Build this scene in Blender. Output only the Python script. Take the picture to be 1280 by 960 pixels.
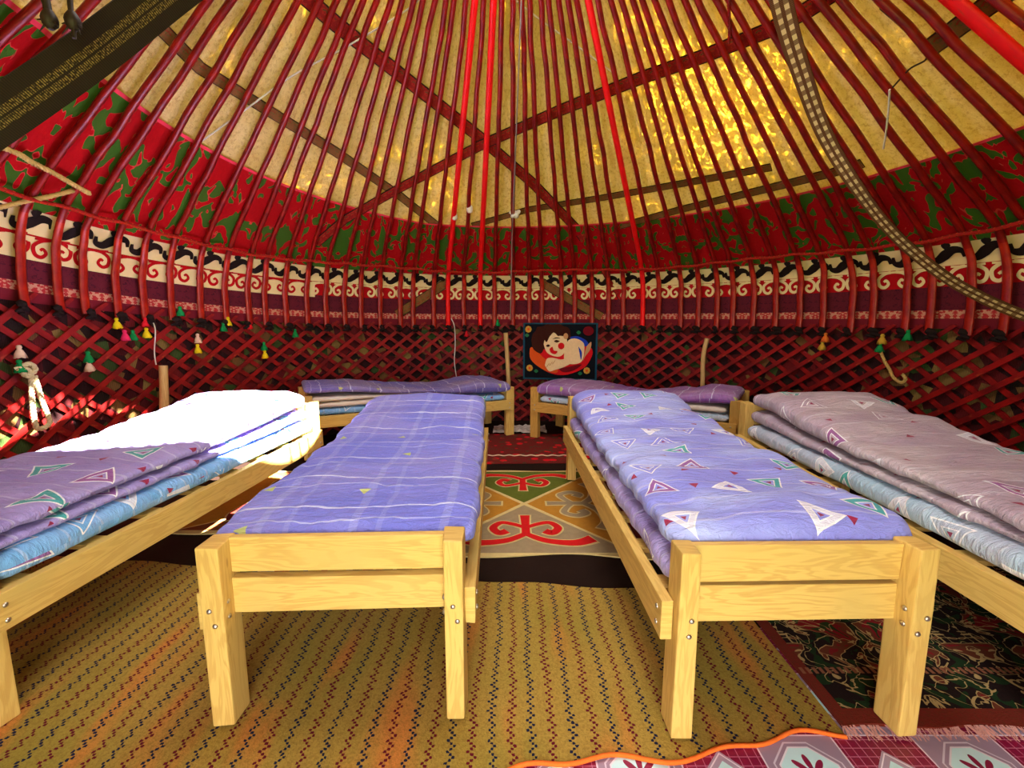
import bpy, bmesh, math, random
from mathutils import Vector, Matrix, noise
random.seed(7)
PI = math.pi
R_ = math.radians
for o in list(bpy.data.objects): bpy.data.objects.remove(o)
scene = bpy.context.scene
COL = scene.collection

# ------------------------------------------------------------------ camera
F_PX, PITCH, CAM_H = 563.0, R_(8.1), 1.30
cam_d = bpy.data.cameras.new('camera'); cam = bpy.data.objects.new('camera', cam_d); COL.objects.link(cam)
cam_d.sensor_fit = 'HORIZONTAL'; cam_d.sensor_width = 36.0; cam_d.lens = 36.0 * F_PX / 1280.0
cam_d.clip_start = 0.02; cam_d.clip_end = 200
cam.location = (0, 0, CAM_H); cam.rotation_euler = (PI / 2 - PITCH, 0, 0)
scene.camera = cam

# ------------------------------------------------------------------ light
SUN_DIR = Vector((-2.15, 0.60, -2.95)).normalized()      # direction the sunlight travels
world = bpy.data.worlds.new('World'); scene.world = world; world.use_nodes = True
bg = world.node_tree.nodes['Background']; bg.inputs[0].default_value = (0.98, 0.95, 0.90, 1); bg.inputs[1].default_value = 13.0
sun_d = bpy.data.lights.new('sun', 'SUN'); sun_d.energy = 140.0; sun_d.angle = R_(0.53); sun_d.color = (1.0, 0.96, 0.88)
sun = bpy.data.objects.new('sun', sun_d); COL.objects.link(sun); sun.location = (4, -1, 9)
sun.rotation_euler = SUN_DIR.to_track_quat('-Z', 'Y').to_euler()
def portal(name, loc, rot, sx, sy):
    d = bpy.data.lights.new(name, 'AREA'); d.shape = 'RECTANGLE'; d.size = sx; d.size_y = sy
    d.cycles.is_portal = True
    o = bpy.data.objects.new(name, d); COL.objects.link(o); o.location = loc; o.rotation_euler = rot
portal('crown_daylight', (0, 2.4, 3.8), (0, 0, 0), 1.9, 1.9)
portal('doorway_daylight', (0, -0.98, 0.95), (PI / 2, 0, 0), 2.0, 1.9)
vs = scene.view_settings
vs.view_transform = 'Standard'; vs.look = 'None'; vs.gamma = 1.0; vs.exposure = 0.0; vs.use_curve_mapping = False

# ------------------------------------------------------------------ yurt form
CY, RAD = 2.4, 3.30                      # centre of the yurt on the y axis, radius of the lattice
NP = 104                                 # roof poles all round
def phi_of(x, y): return math.atan2(x, y - CY)
def zoff(phi):                           # the yurt stands a little higher towards its left side
    if phi >= 0: return 0.0 if phi < R_(100) else 0.25 * min(1, (phi - R_(100)) / R_(60))
    return min(0.25, 0.2 * (abs(phi) / R_(81)) ** 3)
PROF = [(3.27, 1.20), (3.27, 1.30), (3.265, 1.40), (3.25, 1.52), (3.232, 1.62), (3.205, 1.71), (3.165, 1.79), (3.11, 1.86), (3.03, 1.94), (2.9, 2.052)]
SLOPE = 0.78
def axis_pt(t):                          # t in [0,1] knee part, then straight
    pass
r_, z_ = PROF[-1]
while r_ > 0.96:
    r_ -= 0.15; z_ += 0.15 * SLOPE; PROF.append((r_, z_))
CROWN_R, CROWN_Z = PROF[-1]
def offset_prof(d, prof=PROF):           # profile pushed outwards by d
    out = []
    for i, (r, z) in enumerate(prof):
        a = prof[max(0, i - 1)]; b = prof[min(len(prof) - 1, i + 1)]
        tr, tz = b[0] - a[0], b[1] - a[1]; L = math.hypot(tr, tz)
        out.append((r + d * tz / L, z - d * tr / L))
    return out
def prof_r(prof, z):
    if z <= prof[0][1]: return prof[0][0]
    for (r0, z0), (r1, z1) in zip(prof, prof[1:]):
        if z0 <= z <= z1: return r0 + (r1 - r0) * (z - z0) / (z1 - z0)
    return prof[-1][0]
def cyl(r, phi, z): return Vector((r * math.sin(phi), CY + r * math.cos(phi), z))
def cam_ray(px, py):
    u, v = px - 640, py - 480
    return Vector((u, F_PX * math.cos(PITCH) - v * math.sin(PITCH), -(F_PX * math.sin(PITCH) + v * math.cos(PITCH)))).normalized()
def ground(px, py, z=0.0):
    d = cam_ray(px, py); t = (z - CAM_H) / d.z; return Vector((d.x * t, d.y * t, z))
def at_y(px, py, Y):
    d = cam_ray(px, py); t = Y / d.y; return Vector((d.x * t, Y, CAM_H + d.z * t))
def shell_hit(px, py, d_off):            # the point of the yurt's shell that a pixel looks at
    d = cam_ray(px, py); prof = offset_prof(d_off); t = 0.5
    while t < 9:
        p = Vector((0, 0, CAM_H)) + d * t
        ph = phi_of(p.x, p.y); r = math.hypot(p.x, p.y - CY)
        if r >= prof_r(prof, p.z - zoff(ph)): return p
        t += 0.004
    return p

# ------------------------------------------------------------------ mesh helpers
def sp(o, label=None, cat=None, group=None, kind=None):
    if label: o['label'] = label
    if cat: o['category'] = cat
    if group: o['group'] = group
    if kind: o['kind'] = kind
    return o
def link(name, me, mats=None, parent=None, loc=None, rz=None):
    o = bpy.data.objects.new(name, me); COL.objects.link(o)
    if me is not None and mats is not None and len(me.materials) == 0:
        for m in (mats if isinstance(mats, (list, tuple)) else [mats]): me.materials.append(m)
    if parent: o.parent = parent
    if loc is not None: o.location = loc
    if rz is not None: o.rotation_euler = (0, 0, rz)
    return o
def empty(name, loc=(0, 0, 0), rz=0):
    o = bpy.data.objects.new(name, None); COL.objects.link(o); o.location = loc; o.rotation_euler = (0, 0, rz); o.empty_display_size = 0.1
    return o
class MB:
    """collects faces with per-corner uv, builds one mesh"""
    def __init__(s): s.v = []; s.f = []; s.uv = []; s.mi = []
    def face(s, pts, uvs=None, mi=0):
        n = len(s.v); s.v += [tuple(p) for p in pts]; s.f.append(tuple(range(n, n + len(pts))))
        s.uv.append(uvs or [(p[0], p[1]) for p in pts]); s.mi.append(mi)
    def grid(s, rows, uvs, mi=0, close=False):
        n = len(s.v); nc = len(rows[0])
        for r in rows: s.v += [tuple(p) for p in r]
        for i in range(len(rows) - 1):
            for j in range(nc if close else nc - 1):
                k = (j + 1) % nc
                s.f.append((n + i * nc + j, n + i * nc + k, n + (i + 1) * nc + k, n + (i + 1) * nc + j))
                u = [uvs(i, j), uvs(i, j + 1), uvs(i + 1, j + 1), uvs(i + 1, j)]
                s.uv.append(u); s.mi.append(mi)
    def mesh(s, name, smooth=False):
        me = bpy.data.meshes.new(name); me.from_pydata(s.v, [], s.f)
        l = me.uv_layers.new(name='UVMap'); k = 0
        flat = []
        for u in s.uv:
            for a in u: flat += [a[0], a[1]]
        l.data.foreach_set('uv', flat)
        me.polygons.foreach_set('material_index', s.mi)
        if smooth: me.polygons.foreach_set('use_smooth', [True] * len(s.f))
        me.update(); return me
def box_mesh(name, x0, x1, y0, y1, z0, z1, bev=0.004, seed=0, wob=0.0):
    """bevelled board with uv running along its longest side"""
    bm = bmesh.new(); bmesh.ops.create_cube(bm, size=1)
    for v in bm.verts: v.co = Vector((x0 + (v.co.x + .5) * (x1 - x0), y0 + (v.co.y + .5) * (y1 - y0), z0 + (v.co.z + .5) * (z1 - z0)))
    if wob:
        rr = random.Random(seed)
        for v in bm.verts: v.co += Vector((rr.uniform(-wob, wob), rr.uniform(-wob, wob), rr.uniform(-wob, wob)))
    bmesh.ops.bevel(bm, geom=bm.edges[:], offset=bev, segments=2, affect='EDGES', profile=0.6)
    bm.normal_update()
    ext = [x1 - x0, y1 - y0, z1 - z0]; la = ext.index(max(ext)); oth = [a for a in (0, 1, 2) if a != la]
    uvl = bm.loops.layers.uv.new('UVMap'); sd = seed * 3.17
    for f in bm.faces:
        n = f.normal; w = max(oth, key=lambda a: -abs(n[a]))
        end = abs(n[la]) > 0.8
        for l in f.loops:
            c = l.vert.co
            l[uvl].uv = (c[oth[0]] * 0.5 + sd, c[oth[1]] + sd) if end else (c[la] + sd, c[w] + sd + (0.3 if n[oth[0]] > .5 else 0))
    me = bpy.data.meshes.new(name); bm.to_mesh(me); bm.free(); return me
def tube_rows(pts, rad, n=8, flat=None):
    """rings round a polyline; rad may be a list; flat = per-point (normal-scale)"""
    rows = []; up = Vector((0, 0, 1)); prev = None
    for i, p in enumerate(pts):
        a = pts[max(0, i - 1)]; b = pts[min(len(pts) - 1, i + 1)]
        t = (Vector(b) - Vector(a)).normalized()
        if prev is None:
            s = t.cross(up)
            if s.length < 1e-3: s = t.cross(Vector((1, 0, 0)))
            s.normalize()
        else:
            s = (prev - t * prev.dot(t)).normalized()
        prev = s; q = t.cross(s)
        r = rad[i] if isinstance(rad, (list, tuple)) else rad
        fx, fy = (flat[i] if flat else (1, 1))
        rows.append([Vector(p) + s * (r * fx * math.cos(2 * PI * k / n)) + q * (r * fy * math.sin(2 * PI * k / n)) for k in range(n)])
    return rows
def add_tube(mb, pts, rad, n=8, mi=0, flat=None, caps=True):
    rows = tube_rows(pts, rad, n, flat); ln = [0]
    for a, b in zip(pts, pts[1:]): ln.append(ln[-1] + (Vector(b) - Vector(a)).length)
    mb.grid(rows, lambda i, j: (ln[i], j / n), mi, close=True)
    if caps:
        mb.face(list(reversed(rows[0])), [(0, 0)] * n, mi); mb.face(rows[-1], [(ln[-1], 0)] * n, mi)
def smooth_line(pts, n=10):
    pts = [Vector(p) for p in pts]; out = []
    for i in range(len(pts) - 1):
        p0 = pts[max(0, i - 1)]; p1 = pts[i]; p2 = pts[i + 1]; p3 = pts[min(len(pts) - 1, i + 2)]
        for k in range(n):
            t = k / n
            out.append(0.5 * ((2 * p1) + (p2 - p0) * t + (2 * p0 - 5 * p1 + 4 * p2 - p3) * t * t + (3 * p1 - p0 - 3 * p2 + p3) * t ** 3))
    out.append(pts[-1]); return out
def rope_mesh(name, pts, rad, strands=3, pitch=0.05, n=6):
    mb = MB(); ln = [0]
    for a, b in zip(pts, pts[1:]): ln.append(ln[-1] + (Vector(b) - Vector(a)).length)
    cen = tube_rows(pts, 1.0, 4)
    for k in range(strands):
        line = []
        for i, p in enumerate(pts):
            s = (cen[i][0] - Vector(p)); q = (cen[i][1] - Vector(p)); a = 2 * PI * (ln[i] / pitch + k / strands)
            line.append(Vector(p) + (s * math.cos(a) + q * math.sin(a)) * rad * 0.5)
        add_tube(mb, line, rad * 0.58, n)
    return mb.mesh(name, True)
def strap_mesh(name, pts, width, thick=0.005, sides=None):
    """flat ribbon with thickness; sides = across vectors"""
    pts = [Vector(p) for p in pts]; mb = MB(); ln = [0]
    for a, b in zip(pts, pts[1:]): ln.append(ln[-1] + (b - a).length)
    rows = []
    for i, p in enumerate(pts):
        t = (pts[min(len(pts) - 1, i + 1)] - pts[max(0, i - 1)]).normalized()
        s = sides[i] if sides else t.cross(Vector((0, 0, 1)))
        s = (s - t * s.dot(t)).normalized(); q = t.cross(s)
        w = (width[i] if isinstance(width, list) else width) / 2; h = thick / 2
        rows.append([p - s * w - q * h, p - q * h, p + s * w - q * h, p + s * w + q * h, p + q * h, p - s * w + q * h])
    vv = [0, .5, 1, 1, .5, 0, 0]
    mb.grid(rows, lambda i, j: (ln[i], vv[j]), 0, close=True)
    mb.face(list(reversed(rows[0])), [(0, 0)] * 6); mb.face(rows[-1], [(0, 0)] * 6)
    return mb.mesh(name, False)

# ------------------------------------------------------------------ material helpers
def lin(c): return tuple(((x / 255) / 12.92 if x / 255 <= 0.04045 else ((x / 255 + 0.055) / 1.055) ** 2.4) for x in c)
def C4(c): return tuple(c) + (1,)
class G:
    def __init__(s, name, rough=0.7, spec=0.3):
        s.m = bpy.data.materials.new(name); s.m.use_nodes = True; s.nt = s.m.node_tree
        s.b = s.nt.nodes['Principled BSDF']; s.b.inputs['Roughness'].default_value = rough
        s.b.inputs['Specular IOR Level'].default_value = spec; s.out = s.nt.nodes['Material Output']
    def n(s, t, **k):
        x = s.nt.nodes.new(t)
        for a, v in k.items(): setattr(x, a, v)
        return x
    def put(s, sock, v):
        if hasattr(v, 'is_linked') or hasattr(v, 'links'): s.nt.links.new(v, sock)
        elif v is not None:
            try: sock.default_value = v
            except Exception: sock.default_value = C4(v)
    def math(s, op, a, b=None, c=None, clamp=False):
        x = s.n('ShaderNodeMath', operation=op, use_clamp=clamp)
        s.put(x.inputs[0], a)
        if b is not None: s.put(x.inputs[1], b)
        if c is not None: s.put(x.inputs[2], c)
        return x.outputs[0]
    def mix(s, f, a, b):
        x = s.n('ShaderNodeMix', data_type='RGBA'); s.put(x.inputs[0], f)
        s.put(x.inputs[6], C4(a) if isinstance(a, tuple) else a); s.put(x.inputs[7], C4(b) if isinstance(b, tuple) else b)
        return x.outputs[2]
    def uv(s): return s.n('ShaderNodeUVMap', uv_map='UVMap').outputs[0]
    def obj(s): return s.n('ShaderNodeTexCoord').outputs['Object']
    def sep(s, v):
        x = s.n('ShaderNodeSeparateXYZ'); s.put(x.inputs[0], v); return x.outputs
    def comb(s, x=0.0, y=0.0, z=0.0):
        k = s.n('ShaderNodeCombineXYZ'); s.put(k.inputs[0], x); s.put(k.inputs[1], y); s.put(k.inputs[2], z); return k.outputs[0]
    def scale(s, v, sc):
        x = s.n('ShaderNodeVectorMath', operation='MULTIPLY'); s.put(x.inputs[0], v); x.inputs[1].default_value = sc; return x.outputs[0]
    def vadd(s, a, b):
        x = s.n('ShaderNodeVectorMath', operation='ADD'); s.put(x.inputs[0], a); s.put(x.inputs[1], b); return x.outputs[0]
    def noise(s, v, sc=5, det=3, rough=0.5, dist=0.0, col=False):
        x = s.n('ShaderNodeTexNoise'); s.put(x.inputs['Vector'], v); x.inputs['Scale'].default_value = sc
        x.inputs['Detail'].default_value = det; x.inputs['Roughness'].default_value = rough; x.inputs['Distortion'].default_value = dist
        return x.outputs[1 if col else 0]
    def vor(s, v, sc=5, feat='F1', out=0):
        x = s.n('ShaderNodeTexVoronoi', feature=feat); s.put(x.inputs['Vector'], v); x.inputs['Scale'].default_value = sc; return x.outputs[out]
    def ramp(s, f, stops, const=False):
        x = s.n('ShaderNodeValToRGB'); e = x.color_ramp.elements
        if const: x.color_ramp.interpolation = 'CONSTANT'
        while len(e) < len(stops): e.new(0.5)
        for i, (p, c) in enumerate(stops): e[i].position = p; e[i].color = C4(c)
        s.put(x.inputs[0], f); return x.outputs[0]
    def step(s, v, lo, hi):
        x = s.n('ShaderNodeMapRange', interpolation_type='SMOOTHSTEP'); s.put(x.inputs[0], v)
        x.inputs[1].default_value = lo; x.inputs[2].default_value = hi; return x.outputs[0]
    def col(s, c): s.put(s.b.inputs['Base Color'], C4(c) if isinstance(c, tuple) else c); return s
    def bump(s, h, st=0.3, d=0.01):
        x = s.n('ShaderNodeBump'); x.inputs['Strength'].default_value = st; x.inputs['Distance'].default_value = d
        s.put(x.inputs['Height'], h); s.nt.links.new(x.outputs[0], s.b.inputs['Normal']); return s

def mat_plain(name, c, rough=0.7, spec=0.3, var=0.15, sc=12, bump=0.0):
    g = G(name, rough, spec); n = g.noise(g.obj(), sc, 4); a = tuple(x * (1 - var) for x in c); b = tuple(min(1, x * (1 + var)) for x in c)
    g.col(g.mix(n, a, b))
    if bump: g.bump(g.noise(g.obj(), sc * 6, 3), bump, 0.004)
    return g.m
def mat_wood(name, base, dark):
    g = G(name, 0.55, 0.3); u = g.uv()
    w = g.noise(g.scale(u, (1.2, 9, 1)), 2.2, 3, 0.5, 0.6)
    rings = g.math('SINE', g.math('MULTIPLY', w, 42.0)); rings = g.math('MULTIPLY_ADD', rings, 0.5, 0.5)
    fine = g.noise(g.scale(u, (4, 160, 1)), 3, 2)
    f = g.math('ADD', g.math('MULTIPLY', g.step(rings, 0.2, 1.0), 0.34), g.math('MULTIPLY', fine, 0.55))
    col = g.mix(f, base, dark)
    v = g.vor(g.scale(u, (2.2, 7, 1)), 1.3); kn = g.step(v, 0.06, 0.02)
    col = g.mix(g.math('MULTIPLY', kn, 0.7), col, lin((120, 70, 25)))
    col = g.mix(g.step(g.noise(u, 3.0, 2), 0.45, 0.75), col, tuple(0.8 * x for x in base))
    g.col(col); g.bump(fine, 0.12, 0.002); return g.m
def mat_poles(name, c, dark, rough=0.38, spec=0.4):
    g = G(name, rough, spec); o = g.obj(); n = g.noise(o, 9, 4); n2 = g.noise(g.scale(g.uv(), (3, 6, 1)), 4, 3)
    col = g.mix(g.step(n, 0.3, 0.75), dark, c); col = g.mix(g.math('MULTIPLY', g.step(n2, 0.58, 0.75), 0.45), col, lin((190, 80, 40)))
    g.col(col); g.bump(g.noise(o, 40, 3), 0.25, 0.004); return g.m
THIN = tuple(shell_hit(895, 140, 0.07))
def mat_felt():
    g = G('felt_roof', 0.9, 0.1); u = g.uv()
    n1 = g.noise(u, 3.0, 5, 0.6); n2 = g.noise(u, 26, 6, 0.75); n3 = g.noise(g.scale(u, (1, 1.6, 1)), 70, 3, 0.7)
    col = g.mix(g.step(n1, 0.3, 0.7), lin((196, 172, 98)), lin((222, 204, 138)))
    col = g.mix(g.math('MULTIPLY', g.step(n2, 0.46, 0.66), 0.75), col, lin((158, 128, 62)))
    col = g.mix(g.math('MULTIPLY', g.step(g.noise(g.scale(u, (1, 2, 1)), 60, 4, 0.8), 0.56, 0.66), 0.5), col, lin((238, 222, 170)))
    g.col(col); g.bump(n3, 0.5, 0.006)
    o = g.obj(); dist = g.n('ShaderNodeVectorMath', operation='DISTANCE'); g.put(dist.inputs[0], o); dist.inputs[1].default_value = THIN
    worn = g.math('ADD', g.step(g.math('ADD', dist.outputs['Value'], g.math('MULTIPLY', g.noise(u, 2.5, 3), 0.8)), 1.25, 0.35), g.math('MULTIPLY', g.step(g.noise(u, 0.9, 2, 0.5), 0.54, 0.66), 0.35))
    holes = g.math('ADD', g.math('MULTIPLY', g.math('POWER', g.step(g.noise(u, 15, 7, 0.75, 0.6), 0.50, 0.68), 1.6), 1.9), 0.03)
    thin = g.math('MULTIPLY', worn, holes)
    tr = g.n('ShaderNodeBsdfTranslucent'); g.put(tr.inputs[0], C4(lin((255, 190, 40))))
    fac = g.math('MULTIPLY_ADD', thin, 0.20, 0.004)
    mx = g.n('ShaderNodeMixShader'); g.put(mx.inputs[0], fac); g.nt.links.new(g.b.outputs[0], mx.inputs[1]); g.nt.links.new(tr.outputs[0], mx.inputs[2])
    g.nt.links.new(mx.outputs[0], g.out.inputs[0]); return g.m
def mat_greenred():
    g = G('red_green_felt', 0.9, 0.1); s = g.sep(g.uv())
    pu = g.math('PINGPONG', s[0], 0.42); v = g.comb(pu, s[1], g.math('FLOOR', g.math('DIVIDE', s[0], 0.84)))
    w = g.noise(v, 8.2, 1.0, 0.45, 1.5)
    red = g.mix(g.noise(g.uv(), 60, 3), lin((150, 8, 14)), lin((185, 14, 20)))
    grn = g.mix(g.noise(g.uv(), 5, 2), lin((66, 88, 26)), lin((52, 104, 26)))
    col = g.mix(g.step(w, 0.530, 0.537), red, grn)
    line = g.math('COMPARE', w, 0.531, 0.006); col = g.mix(g.math('MULTIPLY', line, 0.75), col, lin((205, 70, 60)))
    edge = g.math('GREATER_THAN', s[1], 0.458); col = g.mix(edge, col, lin((225, 60, 80)))
    g.col(col); g.bump(g.noise(g.uv(), 120, 2), 0.3, 0.003); return g.m
def mat_maroon():
    g = G('maroon_band', 0.85, 0.15); s = g.sep(g.uv()); v = g.comb(g.math('PINGPONG', s[0], 0.11), s[1], 0.0)
    w = g.noise(v, 16, 1, 0.4, 1.5); line = g.math('COMPARE', w, 0.5, 0.02)
    col = g.mix(g.math('MULTIPLY', line, 0.8), lin((92, 24, 36)), lin((58, 14, 30)))
    low = g.math('LESS_THAN', s[1], 0.135)
    c2 = g.mix(g.step(g.noise(v, 40, 2, 0.6), 0.48, 0.55), lin((168, 40, 42)), lin((196, 140, 112)))
    col = g.mix(low, col, c2); col = g.mix(g.math('LESS_THAN', s[1], 0.075), col, lin((110, 22, 34)))
    g.col(col); return g.m
def mat_reed():
    g = G('reed_screen', 0.8, 0.2); s = g.sep(g.uv())
    cell = g.vor(g.uv(), 9.0, out=1); cs = g.sep(cell)
    col = g.ramp(cs[0], [(0.0, lin((46, 10, 12))), (0.30, lin((92, 16, 20))), (0.5, lin((40, 30, 20))), (0.64, lin((150, 110, 56))), (0.76, lin((70, 100, 40))), (0.84, lin((128, 24, 26))), (0.94, lin((170, 140, 70)))], True)
    reed = g.math('SINE', g.math('MULTIPLY', s[0], 700.0)); reed = g.math('MULTIPLY_ADD', reed, 0.3, 0.7)
    col = g.mix(g.math('MULTIPLY', g.noise(g.uv(), 3, 2), 0.9), col, lin((30, 8, 10)))
    x = g.n('ShaderNodeMix', data_type='RGBA', blend_type='MULTIPLY'); x.inputs[0].default_value = 0.6
    g.put(x.inputs[6], col); rr = g.comb(reed, reed, reed); g.put(x.inputs[7], rr); g.col(x.outputs[2]); g.bump(reed, 0.5, 0.004); return g.m
def tri_layer(g, uvv, cells, size, seed):
    """scattered nested triangles: returns distance and random colour of the cell"""
    p = g.vadd(g.scale(uvv, (cells, cells, 1)), (seed, seed * 1.7, 0)); fl = g.n('ShaderNodeVectorMath', operation='FLOOR'); g.put(fl.inputs[0], p)
    fr = g.n('ShaderNodeVectorMath', operation='FRACTION'); g.put(fr.inputs[0], p)
    wn = g.n('ShaderNodeTexWhiteNoise', noise_dimensions='3D'); g.put(wn.inputs['Vector'], fl.outputs[0]); rc = g.sep(wn.outputs[1])
    loc = g.vadd(fr.outputs[0], (-0.5, -0.5, 0)); off = g.comb(g.math('MULTIPLY_ADD', rc[0], 0.4, -0.2), g.math('MULTIPLY_ADD', rc[1], 0.4, -0.2), 0.0)
    loc = g.vadd(loc, off); rot = g.n('ShaderNodeVectorRotate', rotation_type='Z_AXIS'); g.put(rot.inputs['Vector'], loc); g.put(rot.inputs['Angle'], g.math('MULTIPLY', rc[2], 40.0))
    q = g.sep(rot.outputs[0]); x, y = q[0], q[1]
    a = g.math('MULTIPLY', y, -1.0); hx = g.math('MULTIPLY', x, 0.866); hy = g.math('MULTIPLY', y, 0.5)
    d = g.math('MAXIMUM', a, g.math('MAXIMUM', g.math('ADD', hx, hy), g.math('SUBTRACT', hy, hx)))
    return d, rc
def band(g, d, lo, hi): return g.math('MULTIPLY', g.math('GREATER_THAN', d, lo), g.math('LESS_THAN', d, hi))
def mat_triangles(name, base, base2, seed=0.0, cells=4.6, sheen=True):
    g = G(name, 0.62, 0.3); u = g.uv()
    n = g.noise(g.scale(u, (1.2, 2.4, 1)), 1.6, 2, 0.5, 0.4); col = g.mix(g.step(n, 0.35, 0.65), base, base2)
    s = g.sep(u); w = g.noise(u, 2, 2)
    ln = g.math('FRACT', g.math('ADD', g.math('MULTIPLY', s[1], 7.0), w)); col = g.mix(g.math('MULTIPLY', g.math('GREATER_THAN', ln, 0.93), 0.25), col, lin((240, 240, 250)))
    d, rc = tri_layer(g, u, cells, 0.2, seed); ex = g.math('GREATER_THAN', rc[0], 0.30)
    fill = g.ramp(rc[1], [(0, lin((20, 170, 160))), (0.36, lin((150, 70, 150))), (0.55, base), (0.8, lin((235, 235, 245)))], True)
    rings = g.math('ADD', band(g, d, 0.165, 0.19), band(g, d, 0.07, 0.09)); inside = g.math('LESS_THAN', d, 0.13)
    col = g.mix(g.math('MULTIPLY', g.math('MULTIPLY', band(g, d, 0.09, 0.165), ex), 0.85), col, fill)
    col = g.mix(g.math('MULTIPLY', rings, ex), col, lin((245, 245, 250)))
    col = g.mix(g.math('MULTIPLY', g.math('LESS_THAN', d, 0.03), ex), col, lin((150, 30, 80)))
    d2, rc2 = tri_layer(g, u, cells * 1.05, 0.1, seed + 5.4)
    col = g.mix(g.math('MULTIPLY', g.math('LESS_THAN', d2, 0.05), g.math('GREATER_THAN', rc2[0], 0.5)), col, lin((150, 18, 70)))
    g.col(col); g.bump(g.noise(g.scale(u, (5, 16, 1)), 3, 4, 0.6, 0.5), 0.8, 0.03)
    g.b.inputs['Sheen Weight'].default_value = 0.15; return g.m
def mat_plaid(name, base, base2):
    g = G(name, 0.62, 0.3); u = g.uv(); w = g.noise(u, 3.0, 3); wa = g.math('MULTIPLY_ADD', w, 0.16, -0.08); s = g.sep(u)
    v = g.math('ADD', s[1], wa); x = g.math('ADD', s[0], g.math('MULTIPLY', wa, 0.4))
    n = g.noise(u, 1.8, 2); col = g.mix(g.step(n, 0.35, 0.65), base, base2)
    def lines(c, per, ph, wd): return g.math('LESS_THAN', g.math('ABSOLUTE', g.math('SUBTRACT', g.math('FRACT', g.math('DIVIDE', g.math('ADD', c, ph), per)), 0.5)), wd)
    l1 = lines(v, 0.27, 0.0, 0.017); l2 = lines(v, 0.27, 0.085, 0.010)
    k1 = lines(x, 0.31, 0.03, 0.05); k2 = lines(x, 0.31, 0.12, 0.03)
    wh = lin((225, 230, 250))
    col = g.mix(g.math('MULTIPLY', k1, 0.12), col, wh); col = g.mix(g.math('MULTIPLY', k2, 0.10), col, wh)
    col = g.mix(g.math('MULTIPLY', l1, 0.7), col, wh); col = g.mix(g.math('MULTIPLY', l2, 0.45), col, wh)
    d, rc = tri_layer(g, u, 2.6, 0.2, 3.3)
    col = g.mix(g.math('MULTIPLY', g.math('LESS_THAN', d, 0.035), g.math('GREATER_THAN', rc[0], 0.35)), col, lin((190, 200, 120)))
    g.col(col); g.bump(g.noise(g.scale(u, (5, 14, 1)), 3, 4, 0.6, 0.5), 0.8, 0.03); g.b.inputs['Sheen Weight'].default_value = 0.15; return g.m
def mat_zigzag():
    g = G('zigzag_mat', 0.95, 0.1); wn = g.noise(g.obj(), 90, 2, 0.6, 0.0, True); fz = g.n('ShaderNodeVectorMath', operation='MULTIPLY_ADD'); g.put(fz.inputs[0], wn); fz.inputs[1].default_value = (.009, .009, 0); g.put(fz.inputs[2], g.obj()); s = g.sep(fz.outputs[0]); c = 0.0090
    wob = g.math('MULTIPLY', g.noise(g.obj(), 5, 2), 0.05)
    cx = g.math('FLOOR', g.math('DIVIDE', g.math('ADD', s[0], wob), c)); cy = g.math('FLOOR', g.math('DIVIDE', s[1], 0.0090))
    m7 = g.math('MODULO', g.math('ADD', cx, 7000.0), 7.0); zig = g.math('PINGPONG', cy, 2.0)
    hit = g.math('COMPARE', m7, g.math('ADD', zig, 2.0), 0.1)
    fx = g.math('FRACT', g.math('DIVIDE', g.math('ADD', s[0], wob), c)); fy = g.math('FRACT', g.math('DIVIDE', s[1], 0.0090))
    dd = g.math('ADD', g.math('ABSOLUTE', g.math('SUBTRACT', fx, 0.5)), g.math('ABSOLUTE', g.math('SUBTRACT', fy, 0.5)))
    hit = g.math('MULTIPLY', hit, g.math('LESS_THAN', dd, 0.84))
    par = g.math('MODULO', g.math('FLOOR', g.math('DIVIDE', g.math('ADD', cx, 7000.0), 7.0)), 2.0)
    base = g.mix(g.step(g.noise(g.obj(), 1.6, 3), 0.35, 0.7), lin((166, 134, 60)), lin((142, 126, 50)))
    base = g.mix(g.math('MULTIPLY', g.step(g.noise(g.scale(g.obj(), (3.2, 0.7, 1)), 2.0, 2), 0.52, 0.7), 0.6), base, lin((206, 112, 52)))
    base = g.mix(g.math('MULTIPLY', g.step(g.noise(g.obj(), 130, 4, 0.7), 0.4, 0.65), 0.55), base, lin((116, 88, 36)))
    dark = g.mix(par, lin((92, 20, 32)), lin((26, 28, 52)))
    g.col(g.mix(hit, base, dark)); g.bump(g.noise(g.obj(), 220, 2), 0.6, 0.004); return g.m
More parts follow.
